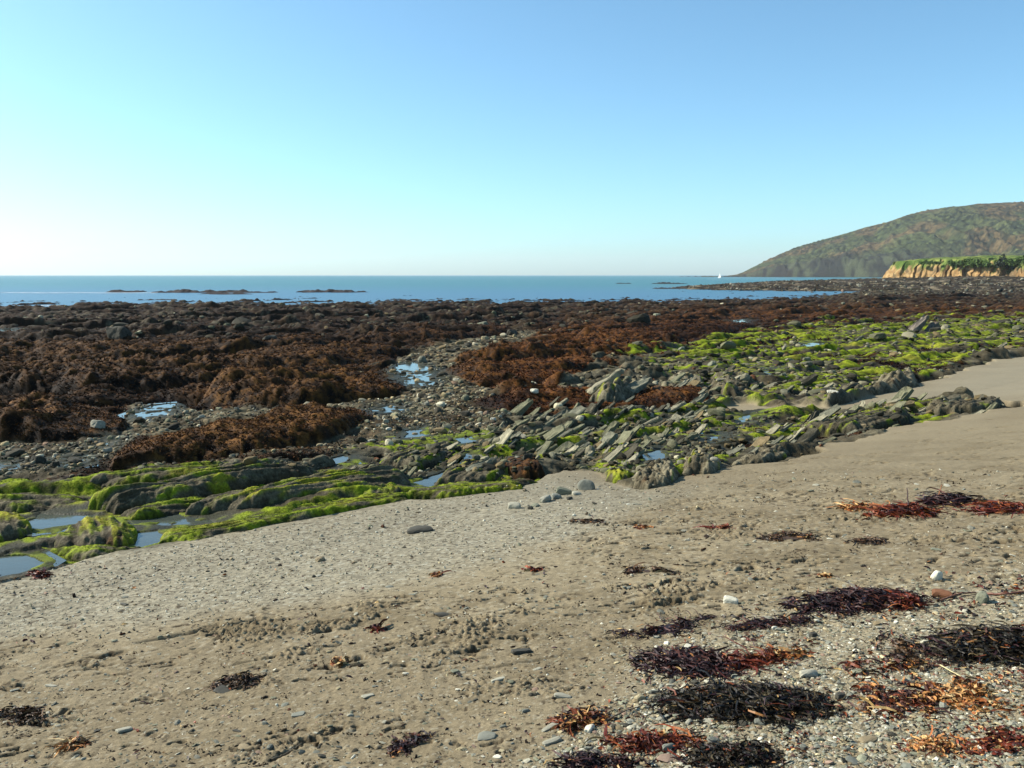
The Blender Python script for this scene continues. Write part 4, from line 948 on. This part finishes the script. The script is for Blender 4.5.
wrack(591, 522, 26, 4, 240, 'brown', .015, 'dark crumbs in a scuff on the smooth sand', 0, .05, .008, holes=.25)
wrack(236, 682, 24, 6, 420, 'brown', .03, 'small crumbly dark heap beyond the pale stones', -.1, .05, .008)
wrack(407, 744, 20, 7, 260, 'purple', .02, 'purple crumbs of weed near the bottom of the sand', -.4, .05, .008)
wrack(22, 717, 30, 8, 420, 'brown', .03, 'churned dark patch of weed at the sand corner', 0, .05, .008, holes=.1)
wrack(39, 576, 9, 3, 130, 'red', .03, 'dark red tuft beside the corner pool', 0, .06, .010)
wrack(338, 662, 7, 4, 70, 'orange', .03, 'single orange red scrap of weed on churned sand', 0, .05, .016)
wrack(375, 629, 6, 3, 50, 'red', .03, 'tiny red scrap of weed above the churned sand', 0, .05, .014)
wrack(66, 746, 16, 3, 90, 'orange', .01, 'orange strand of weed among pale stones', -.15, .08, .012)
wrack(722, 529, 12, 1.5, 60, 'red', .008, 'thin red strand on the smooth sand', 0, .08, .010)
wrack(641, 528, 8, 1.3, 40, 'orange', .005, 'pale orange flake on the smooth sand', 0, .05, .016)
wrack(436, 576, 6, 2, 40, 'orange', .01, 'small orange flake beside a dark dent', 0, .04, .014)
wrack(828, 576, 6, 1.5, 40, 'orange', .005, 'little orange flake between scattered slates', 0, .04, .014)
wrack(530, 571, 9, 1.5, 40, 'red', .006, 'faint red flake beside churned sand', 0, .05, .012)
def scraps():
    u, v = px_sample(60000, -40, 1080, 560, 800, lambda u, v: np.clip(samp(R['bank'], u, v), 0, 1)*sstep(.0, .3, fbm(u/45, v/18, 3, 421)+.12*sstep(850, 950, u))*.5+.012)
    X, Y = W(u, v); Z, _, _ = surf(X, Y); n = len(X); sc = np.clip(Y/4, .8, 1.7)
    allp = np.concatenate([PAL['purple'], PAL['black'], PAL['brown'], PAL['mixed'], PAL['red']]); cl = allp[rng.integers(0, len(allp), n)]*rng.uniform(.5, 1.1, (n, 1)); og = (rng.uniform(size=n) < .55*sstep(820, 920, u)*sstep(640, 680, v)); cl[og] = np.concatenate([PAL['orange'], PAL['red']])[rng.integers(0, 10, og.sum())]*.9
    V, F, Cc = ribbons(X, Y, Z+.006, 3, rng.uniform(.010, .045, n)*sc, rng.uniform(.003, .014, n)*sc, cl, rise=.6)
    mk('weed_scraps', V, F, M_WEED, Cc, smooth=False, kind='stuff')
scraps()
print('wrack', time.time()-T0)
# stalks of kelp
def stalk(pts, r, col, label, zoff=.01):
    P = []
    for (u, v, h) in pts:
        X, Y = W(u, v); P.append((X[0], Y[0], surf(X, Y)[0][0]+zoff+h))
    P = np.array(P); t = np.linspace(0, len(P)-1, 22); P = np.stack([np.interp(t, range(len(P)), P[:, k]) for k in range(3)], 1)
    P += .25*r*rng.normal(size=P.shape)
    T = np.gradient(P, axis=0); T /= np.linalg.norm(T, axis=1)[:, None]; s_ = np.cross(T, [0.1, 0.2, 1.]); s_ /= np.linalg.norm(s_, axis=1)[:, None]; n_ = np.cross(s_, T)
    rr = r*np.linspace(1.2, .6, len(P)); V = []
    for k in range(8):
        a = 2*np.pi*k/8; V.append(P+(s_*math.cos(a)+n_*math.sin(a))*rr[:, None])
    V = np.stack(V, 1).reshape(-1, 3); m = len(P)
    F = [(i*8+k, i*8+(k+1) % 8, (i+1)*8+(k+1) % 8, (i+1)*8+k) for i in range(m-1) for k in range(8)]
    c = P[0].copy(); o = mk('kelp_stalk', V-c, F, M_WEED, np.broadcast_to(np.array(col, np.float32), (len(V), 3)).copy(), label=label, cat='kelp stalk'); o.location = c
stalk([(940, 602, 0), (960, 596, .01), (976, 593, .0)], .007, (.16, .08, .05), 'brown kelp stalk between the rusty stone and the grey wedge')
stalk([(985, 594, 0), (1005, 597, .01), (1040, 592, .0)], .007, (.14, .06, .04), 'brown kelp stalk reaching past the grey wedge stone')
stalk([(604, 723, 0), (625, 714, .01), (642, 707, .0)], .004, (.12, .08, .05), 'thin brown stalk pointing from weed knot to cream pebble')
stalk([(905, 519, 0), (908, 514, .07), (906, 505, .16)], .008, (.06, .03, .02), 'short dark stalk standing up in the red wrack line')
stalk([(933, 502, 0), (938, 500, .06), (941, 497, .12)], .007, (.25, .10, .04), 'leaning orange stalk in the red wrack line')
stalk([(940, 668, .01), (958, 678, .01), (972, 686, .0)], .003, (.45, .38, .2), 'straw coloured stem lying across the gravel')
stalk([(270, 760, 0), (285, 753, 0), (302, 744, .0)], .005, (.10, .08, .05), 'thin dark stem lying on the bare sand')

# fuzz of rockweed and algae on the platform
def fuzz(name, n, u0, u1, v0, v1, kind, lens, wids, cols, rise, segs=2):
    u, v = rng.uniform(u0, u1, n), rng.uniform(v0, v1, n); X, Y = W(u, v)
    _, _, _, sn, M = shore(X, Y); Z, mm, on = surf(X, Y)
    if kind == 'weed': w = M['weed']*(~on)
    else: w = np.where(on, mm, M['moss'])
    k = (rng.uniform(size=n) < w*.95) & (sn < .3) & (Z > .1); X, Y, Z, u, v = X[k], Y[k], Z[k], u[k], v[k]; m = len(X)
    sc = np.clip(Y/14, .7, 3)
    cc_ = cols(X, Y, u, v)
    V, F, Cc = ribbons(X, Y, Z+.004, segs, lens*rng.uniform(.5, 1.4, m)*sc, wids*rng.uniform(.6, 1.4, m)*sc, cc_, rise=rise, curl=.5)
    mk(name, V, F, M_TUFT, Cc, smooth=False, kind='stuff'); print(name, m)
def wcol(X, Y, u, v):
    r = samp(R['rust'], u, v)*.8+.2; p = np.array([[.012, .007, .004], [.032, .014, .006], [.078, .031, .010], [.16, .068, .018]])
    t = np.clip(rng.uniform(0, 1, len(X))*.8+.55*fbm(X/1.1, Y/1.1, 2, 501)+.35*(r-.4), 0, .999)*3
    i = t.astype(int); f = (t-i)[:, None]; c = (p[i]*(1-f)+p[np.minimum(i+1, 3)]*f)*.85
    rd = (sstep(430, 520, u)*.8)[:, None]; c = c*(1-rd)+c*np.array([.85, .60, .64])*rd
    return c
def mcol(X, Y, u, v):
    p = np.array([[.040, .050, .010], [.10, .125, .012], [.20, .245, .014], [.31, .34, .020], [.38, .31, .06]])
    t = np.clip(rng.uniform(0, 1, len(X))*.5+.6*fbm(X/.8, Y/.8, 3, 505)+.16+.1*(u > 560), 0, .999)*4
    i = t.astype(int); f = (t-i)[:, None]; return (p[i]*(1-f)+p[np.minimum(i+1, 4)]*f)*np.array([.66, .78, .7])
fuzz('rockweed', 260000, -60, 1090, 318, 475, 'weed', .045, .018, wcol, .9)
fuzz('green_algae', 230000, -60, 1090, 310, 575, 'moss', .018, .010, mcol, .5)
print('fuzz', time.time()-T0)

# ------------------------------------------------------------------ reef rocks breaking the sea
def reef(u0, u1, v, hgt, label):
    y = float(ydist(v)); x0 = (u0-512)/FPX*y; x1 = (u1-512)/FPX*y; L = x1-x0
    n = int(max(24, min(160, (u1-u0)*1.5))); m = 14
    xx, yy = np.meshgrid(np.linspace(-L/2, L/2, n), np.linspace(-9, 9, m))
    e = np.clip(1-(np.abs(xx)/(L/2))**4, 0, 1)*np.clip(1-(np.abs(yy)/9)**2, 0, 1)
    z = hgt*(e*(1.0+1.5*fbm((xx+x0)/14, yy/5+v, 2, 605)+1.6*fbm((xx+x0)/4, yy/4+v, 3, 601))-.62)
    z[0] = z[-1] = -1; z[:, 0] = z[:, -1] = -1
    c = np.array([.035, .028, .026])*(1+.5*fbm(xx/2, yy/2, 2, 603))[..., None]
    o = mk('reef_rock', np.stack([xx.ravel(), yy.ravel(), z.ravel()], 1), grid_faces(*xx.shape), M_ROCK, c.reshape(-1, 3), np.full(xx.size, .8), smooth=False, label=label, cat='reef', group='dark reefs awash offshore')
    o.location = ((x0+x1)/2, y, 0)
reef(108, 148, 292.0, .6, 'short dark reef at the end of the row in open water')
reef(146, 290, 292.4, .85, 'longest dark reef just off the weedy shore')
reef(288, 374, 292.2, .85, 'dark reef next along from the longest one')
reef(196, 260, 294.0, .4, 'thin sliver of reef just in front of the longest')
reef(612, 634, 283.6, .6, 'small faint reef far out in the bay')
reef(644, 690, 283.8, .7, 'thin far reef off the tip of the rocky spit')
reef(650, 684, 288.6, .5, 'low reef in line with the rocky spit')
reef(672, 745, 276.8, 1.6, 'flat dark skerry off the foot of the headland')
# foam
M_FOAM = surf_mat('sea_foam', src='rgb', col=(.42, .45, .48), s1=.5, s2=3, bump=0)
def foam(u0, u1, v, th_, lab):
    y = float(ydist(v)); x0 = (u0-512)/FPX*y; x1 = (u1-512)/FPX*y; n = 60
    t = np.linspace(0, 1, n); w = th_*(.3+np.abs(fbm(t*9+v, t*0, 3, 611))*2)*np.sin(t*np.pi)**.4
    yy = fbm(t*5, t*0+v, 2, 613)*th_*2
    V = np.concatenate([np.stack([x0+(x1-x0)*t, y+yy-w, t*0+.03], 1), np.stack([x0+(x1-x0)*t, y+yy, t*0+.10+.08*np.abs(fbm(t*30, t*0, 2, 5))], 1), np.stack([x0+(x1-x0)*t, y+yy+w, t*0+.02], 1)])
    F = [(i, i+1, n+i+1, n+i) for i in range(n-1)]+[(n+i, n+i+1, 2*n+i+1, 2*n+i) for i in range(n-1)]
    mk('sea_foam', V, F, M_FOAM, kind='stuff', label=lab)
foam(-30, 96, 307.4, .7, 'white wash along the shore'); foam(0, 160, 293.0, 1.6, 'pale swell line'); foam(706, 720, 279, 9, 'white water by the headland'); foam(722, 790, 278.2, 7, 'surf under the cliffs')
foam(40, 64, 305.9, .3, 'small splash'); foam(150, 240, 305.6, .35, 'thin wash by the weed')

# ------------------------------------------------------------------ headland
pu = np.array([690, 720, 736, 748, 762, 780, 800, 822, 845, 860, 880, 900, 925, 950, 975, 1000, 1024, 1080, 1200, 1400, 1700])
pv = np.array([276.5, 276.5, 275, 269.0, 262, 254, 246.5, 240, 233.5, 229, 224.5, 217.5, 213, 210, 207.5, 206, 205, 204, 206, 214, 225])
uu = np.linspace(700, 1500, int(1100*Q)); tt = np.linspace(0, 1, int(300*Q))**1.25
U, Tt = np.meshgrid(uu, tt)
D0 = np.interp(U, [700, 740, 800, 900, 1024, 1500], [2350, 2250, 2100, 1850, 1600, 1300])
D1 = D0+np.interp(U, [700, 740, 780, 900, 1024, 1500], [60, 110, 260, 520, 700, 900])
DD = D0+(D1*1.15-D0)*Tt
HX = (U-512)/FPX*DD; HY = DD
tq = (DD-D0)/(D1-D0)
zc = H+(275-np.interp(U, pu, pv))*D1/FPX
big = fbm(HX/240, HY/240, 4, 701); gul = np.abs(fbm(HX/70, HY/200, 4, 705)); sm = fbm(HX/26, HY/26, 3, 709)
clf = np.clip(.42-.22*sstep(760, 1000, U)+.16*big, .10, .6)
ct = .05+.05*gul*3
prof = np.where(tq < ct, clf*(np.clip(tq/ct, 0, 1))**.7, clf+(1-clf)*np.sin(np.clip((tq-ct)/(1-ct), 0, 1)*np.pi/2)**.95)
prof = np.where(tq > 1, 1-.35*(tq-1)/.15, prof)
env = np.sin(np.clip(tq, 0, 1)*np.pi)
HZ = zc*prof-3*(tq <= 0)+env*(12*big-60*gul*np.exp(-tq*3.5)*np.minimum(zc/90, 1)+2.6*sm)
# big hollows
HZ = HZ+(tq > .02)*(tq < 1)*3.6*np.abs(fbm(HX/13, HY/20, 2, 713))*(.4+1.6*sstep(-.1, .25, fbm(HX/160, HY/160, 2, 733)))
HZ = np.where(tq <= 0.0, -2, np.maximum(HZ, -1))
def c3(*c): return np.array(c, np.float32)
def mixc(A_, B_, t): return A_+(B_-A_)*np.clip(t, 0, 1)[..., None].astype(np.float32)
pt = fbm(HX/90, HY/160, 4, 721); fi = fbm(HX/14, HY/22, 3, 725)
hc = mixc(np.broadcast_to(c3(.075, .085, .038), U.shape+(3,)), c3(.125, .125, .060), sstep(-.3, .3, pt+.4*fi))
hc = mixc(hc, c3(.185, .10, .060), sstep(.04, .34, fbm(HX/130+5, HY/200, 3, 729)+.12)*.7)
hc = mixc(hc, c3(.020, .028, .020), sstep(.02, .20, fi+.35*fbm(HX/160, HY/160, 2, 733))*.8)
hc = hc*(1-.55*sstep(.02, .3, fbm(HX/8, HY/15, 3, 737)))[..., None]*(1+.5*sstep(.1, .4, fbm(HX/10+9, HY/15, 2, 739)))[..., None]
gr = sstep(.86, .97, tq)*sstep(850, 880, U)*(1-sstep(925, 1000, U)); hc = mixc(hc, c3(.30, .32, .12), gr*.9)
steep = np.maximum(sstep(clf*1.25, clf*.9, prof+.05*fi), sstep(.20, .06, tq+.10*fi+.06*big)*sstep(1010, 900, U)); hc = mixc(hc, mixc(np.broadcast_to(c3(.026, .024, .028), U.shape+(3,)), c3(.10, .10, .065), sstep(-.1, .5, fi+pt)), steep*.9)  # dark cliff-foot rock, with the shade of the faces put into its colour
M_HILL = surf_mat('headland_scrub', s1=.05, s2=.35, var=.22, var2=.35, bump=.5, bd=1.2, rough=.95, spec=.1)
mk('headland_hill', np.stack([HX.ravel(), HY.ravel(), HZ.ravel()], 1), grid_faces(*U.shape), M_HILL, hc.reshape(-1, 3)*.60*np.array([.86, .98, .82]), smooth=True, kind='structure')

# ------------------------------------------------------------------ low earth cliff and its green top
uu = np.linspace(874, 1500, int(1500*Q)); tt = np.linspace(0, 1, 90)
U, Tt = np.meshgrid(uu, tt)
FC = lambda q_: np.interp(q_, [874, 890, 940, 1000, 1024, 1060, 1500], [545, 520, 482, 440, 425, 400, 250])
F0 = FC(U)+5*fbm(U/9, U*0, 3, 801)+7*np.abs(fbm(U/26, U*0, 2, 803))
dist = Tt**1.6*190
CY_ = F0+dist*.45; CX = (U-512)/FPX*F0+dist*.9
ctop = np.interp(U, [874, 880, 888, 900, 940, 980, 1000, 1024, 1060, 1500], [277, 266.5, 262, 261, 259.5, 259.5, 260, 258, 256, 256])
zt = H+(275-ctop)*F0/FPX; zb_ = 3.4
notch = np.exp(-((U-1004)/8.)**2)
zt = zt*(1-.35*notch)
rough_ = fbm(U/5, Tt*40, 3, 807)
z = np.where(dist < 4.5, zb_+(zt-zb_)*np.clip(dist/4.5, 0, 1)**.8, zt+.12*(dist-4.5)*np.exp(-dist/60)+.9*fbm(CX/6, CY_/8, 3, 811))
z = z+.6*rough_*(dist < 6); CY2 = CY_+.6*rough_*(dist < 5); CX = CX-1.6*rough_*(dist < 5)
nose = sstep(874, 884, U); z = zb_-2+(z-zb_+2)*nose
col = mixc(np.broadcast_to(c3(.36, .21, .085), U.shape+(3,)), c3(.56, .37, .17), sstep(-.3, .4, fbm(U/3, z/2, 3, 815)))
col = mixc(col, c3(.12, .09, .05), sstep(.12, .35, fbm(U/6, z/5, 3, 819))*.8)
hang = sstep(.40, .62, (z-zb_)/(zt-zb_+.1)+.8*fbm(U/5, U*0, 3, 823)+.25*fbm(U/2, z/2, 2, 825)-.12)
gcol = mixc(np.broadcast_to(c3(.09, .15, .03), U.shape+(3,)), c3(.24, .28, .07), sstep(-.3, .3, fbm(CX/5, CY_/12, 3, 829)))
col = mixc(col, gcol, np.maximum(hang, sstep(4.2, 5.5, dist)))
col = mixc(col, c3(.05, .045, .035), notch*.7)
M_CLF = surf_mat('earth_cliff_face', s1=.3, s2=2., var=.2, var2=.25, bump=.5, bd=.3, rough=.95, spec=.1)
mk('earth_cliff_terrain', np.stack([CX.ravel(), CY2.ravel(), z.ravel()], 1), grid_faces(*U.shape), M_CLF, col.reshape(-1, 3)*.62, kind='structure')
# bushes on it
M_LEAF = surf_mat('bush_leaves', src='obj', s1=1.2, s2=6, var=.35, var2=.3, bump=0, rough=.8)
M_BARK = surf_mat('bush_bark', src='rgb', col=(.10, .075, .05), s1=4, s2=20)
def bush_proto(seed):
    g = np.random.default_rng(seed); n = 1000
    c = g.normal(size=(9, 3))*np.array([.42, .42, .28]); c[:, 2] = np.abs(c[:, 2])*.8+.3
    k = g.integers(0, 9, n); dv = g.normal(size=(n, 3)); dv /= np.linalg.norm(dv, axis=1)[:, None]
    P = c[k]+dv*g.uniform(.16, .36, (n, 1)); P[:, 2] = np.abs(P[:, 2])
    a = g.normal(size=(n, 3))*.055; b = g.normal(size=(n, 3))*.055
    V = np.stack([P-a, P+b, P+a, P-b], 1).reshape(-1, 3); F = np.arange(4*n).reshape(n, 4)
    return proto_mesh('bush_crown_mesh', V, F, M_LEAF)
BP = [bush_proto(i) for i in range(5)]
th_v = []; 
for a in range(3):
    for k in range(6): th_v.append((.06*math.cos(k*1.047)+.12*a*math.cos(a*2), .06*math.sin(k*1.047)+.1*a*math.sin(a*2), 0 if a == 0 else .25*a))
TV = np.array(th_v); TF = np.array([(r*6+k, r*6+(k+1) % 6, (r+1)*6+(k+1) % 6, (r+1)*6+k) for r in range(2) for k in range(6)])
BT = proto_mesh('bush_trunk_mesh', TV, TF, M_BARK)
def bush(u, vtop, depth, w, h, col, label, nm='bush'):
    x = (u-512)/FPX*depth; ztop = H+(275-vtop)*depth/FPX
    e = bpy.data.objects.new(nm, None); link(e); e.location = (x, depth, ztop-h); tag(e, label, nm, 'bushes along the top of the earth cliff')
    c = bpy.data.objects.new('crown', BP[rng.integers(0, 5)]); link(c); c.parent = e; c.scale = (w*.85, w*.85, h*.72); c.rotation_euler = (0, 0, rng.uniform(0, 6)); c.color = (*col, 1)
    t = bpy.data.objects.new('trunk', BT); link(t); t.parent = e; t.scale = (w*.5, w*.5, h*.7); t.color = (1, 1, 1, 1)
BG = [(.085, .14, .028), (.055, .095, .022), (.12, .15, .035), (.018, .03, .014)]
bl = [(893, 262, 5, 4, 2, 'tan green bush at the rounded nose of the cliff'), (908, 262.5, 6, 3.5, 2, 'low olive bush near the cliff nose'), (918, 260.5, 5, 4.5, 0, 'small green bush where the cliff face is palest'), (930, 260, 6, 5, 1, 'dark bush above the orange gully'),
      (941, 260.5, 5, 4, 2, 'low bush on the pale brow of the cliff'), (950, 258.5, 6, 7, 0, 'green bush beginning the hedge'), (957, 257.5, 6, 7.5, 1, 'second dense bush of the hedge'), (965, 257, 7, 7.5, 0, 'bright green bush in mid hedge'), (973, 256.5, 6, 8, 1, 'darker bush in mid hedge'), (981, 256, 7, 8.5, 0, 'tall green bush of the hedge'),
      (989, 256, 6, 8, 1, 'green bush just before the dark tree'), (999, 252.5, 8, 13, 3, 'tall near-black bush filling the gap in the cliff'), (1004, 256, 7, 11, 3, 'second near-black bush in the cliff gap'), (1010, 257, 7, 8, 0, 'green bush just past the dark gap'), (1018, 254, 8, 9, 1, 'rounded green bush on the higher cliff'), (1027, 253, 8, 9, 0, 'bush at the end of the cliff'),
      (934, 262, 4, 3, 1, 'little dark bush hanging on the cliff edge'), (898, 264.5, 4, 3, 1, 'little olive bush on the sloping nose'), (953, 263, 5, 4.5, 1, 'bush hanging over the cliff below the hedge'), (969, 263, 5, 4.5, 0, 'trailing green bush on the cliff face'), (985, 262, 5, 5, 1, 'trailing dark bush on the cliff face')]
for (u, vt, w, h, ci, lb) in bl:
    bush(u, vt-1.6, float(FC(u))+(0 if 'face' in lb or 'below' in lb or 'edge' in lb else 9), w*.75, h*.75, BG[ci], lb)
# ------------------------------------------------------------------ sailing boat
yb = 1500.; xb = (718-512)/FPX*yb
e = bpy.data.objects.new('sailing_boat', None); link(e); e.location = (xb, yb, 0); e.rotation_euler = (0, 0, -.93); e.scale = (.65, .65, .65); tag(e, 'small white sailing boat off the tip of the headland', 'boat')
M_WHITE = surf_mat('white_boat_paint', src='rgb', col=(.8, .8, .78), s1=1, s2=4, var=.03, var2=.03, bump=0, rough=.4)
n = 13; t = np.linspace(-1, 1, n); V = []
for q in t:
    w = 1.6*(1-abs(q)**2.4)*(1 if q > 0 else .9+.1*(1+q)); w = max(w, .05 if q > 0 else .8)
    V += [(q*5, -w, 1.2+.3*q*q), (q*5, -w*.7, .1), (q*5, 0, -.5), (q*5, w*.7, .1), (q*5, w, 1.2+.3*q*q)]
F = [(i*5+k, i*5+k+1, (i+1)*5+k+1, (i+1)*5+k) for i in range(n-1) for k in range(4)]+[(i*5+4, i*5, (i+1)*5, (i+1)*5+4) for i in range(n-1)]
mk('hull', V, F, M_WHITE, smooth=False, parent=e)
mk('mast', [(a*.1+.8, b*.1, z) for z in (1, 13) for a, b in ((-1, -1), (1, -1), (1, 1), (-1, 1))], [(0, 1, 5, 4), (1, 2, 6, 5), (2, 3, 7, 6), (3, 0, 4, 7)], M_WHITE, smooth=False, parent=e)
def sail(nm, A, B, Cc, bul):
    V = []; F = []; m = 6
    for i in range(m+1):
        for j in range(m+1):
            a = i/m; b = j/m; p = (np.array(A)*(1-a)+np.array(B)*a)*(1-b)+np.array(Cc)*b; p = p+np.array([0, bul*math.sin(a*math.pi)*(1-b), 0]); V.append(p)
    for i in range(m):
        for j in range(m): q = i*(m+1)+j; F.append((q, q+1, q+m+2, q+m+1))
    mk(nm, V, F, M_WHITE, parent=e)
sail('mainsail', (.6, 0, 2.2), (-4.2, 0, 2.2), (.7, 0, 12.8), .5); sail('jib', (4.8, 0, 1.8), (1.1, .3, 1.9), (.9, 0, 11.5), .4)
mk('cabin', [(x, y, z) for z in (1.2, 1.9) for x, y in ((-2.5, -.8), (1.6, -.7), (1.6, .7), (-2.5, .8))], [(0, 1, 5, 4), (1, 2, 6, 5), (2, 3, 7, 6), (3, 0, 4, 7), (4, 5, 6, 7)], M_WHITE, smooth=False, parent=e)

# ------------------------------------------------------------------ air
HAZE = 0.00006
if HAZE > 0:
    bx = [(x, y, z) for z in (-4, 240) for x, y in ((-13000, -80), (13000, -80), (13000, 12500), (-13000, 12500))]
    m = bpy.data.materials.new('haze_air'); m.use_nodes = True; nt = m.node_tree; nt.nodes.clear()
    o_ = nt.nodes.new('ShaderNodeOutputMaterial'); pv_ = nt.nodes.new('ShaderNodeVolumePrincipled'); nt.links.new(pv_.outputs[0], o_.inputs['Volume'])
    pv_.inputs['Density'].default_value = HAZE; pv_.inputs['Color'].default_value = (.90, .94, 1, 1); pv_.inputs['Anisotropy'].default_value = .2
    mk('haze', bx, [(0, 3, 2, 1), (4, 5, 6, 7), (0, 1, 5, 4), (1, 2, 6, 5), (2, 3, 7, 6), (3, 0, 4, 7)], m, smooth=False, kind='stuff')

# ------------------------------------------------------------------ light, sky, camera
AZ, EL = math.radians(75), math.radians(37)       # azimuth to the left of the view direction
sdir = Vector((-math.sin(AZ)*math.cos(EL), math.cos(AZ)*math.cos(EL), math.sin(EL)))
ld = bpy.data.lights.new('sun', 'SUN'); ld.energy = 5.0; ld.angle = math.radians(.53); ld.color = (1, .93, .82)
lo_ = bpy.data.objects.new('sun', ld); link(lo_); lo_.rotation_euler = sdir.to_track_quat('Z', 'Y').to_euler()
w = bpy.data.worlds.new('World'); C.world = w; w.use_nodes = True; nt = w.node_tree; nt.nodes.clear()
out = nt.nodes.new('ShaderNodeOutputWorld'); bg = nt.nodes.new('ShaderNodeBackground'); sk = nt.nodes.new('ShaderNodeTexSky'); sk.sky_type = 'NISHITA'; sk.sun_disc = False
sk.sun_elevation = EL; sk.sun_rotation = -AZ; sk.altitude = 0; sk.air_density = .7; sk.dust_density = .9; sk.ozone_density = 3.0
tn = nt.nodes.new('ShaderNodeVectorMath'); tn.operation = 'MULTIPLY'; tn.inputs[1].default_value = (.90, 1.22, 1.14)     # the camera's cool white balance
nt.links.new(sk.outputs[0], tn.inputs[0]); nt.links.new(tn.outputs[0], bg.inputs[0]); nt.links.new(bg.outputs[0], out.inputs[0]); bg.inputs[1].default_value = .112
cam = bpy.data.cameras.new('camera'); cam.sensor_width = 36; cam.lens = FPX/1024*36; cam.clip_start = .05; cam.clip_end = 60000
co = bpy.data.objects.new('camera', cam); link(co); co.location = (0, 0, H); co.rotation_euler = (math.pi/2-PITCH, 0, 0); C.camera = co
C.view_settings.view_transform = 'Standard'; C.view_settings.look = 'None'; C.view_settings.exposure = 0.78; C.view_settings.gamma = 1
C.render.engine = 'CYCLES'; C.cycles.volume_bounces = 0; C.cycles.max_bounces = 5; C.cycles.diffuse_bounces = 2
print('done', time.time()-T0, len(C.objects))
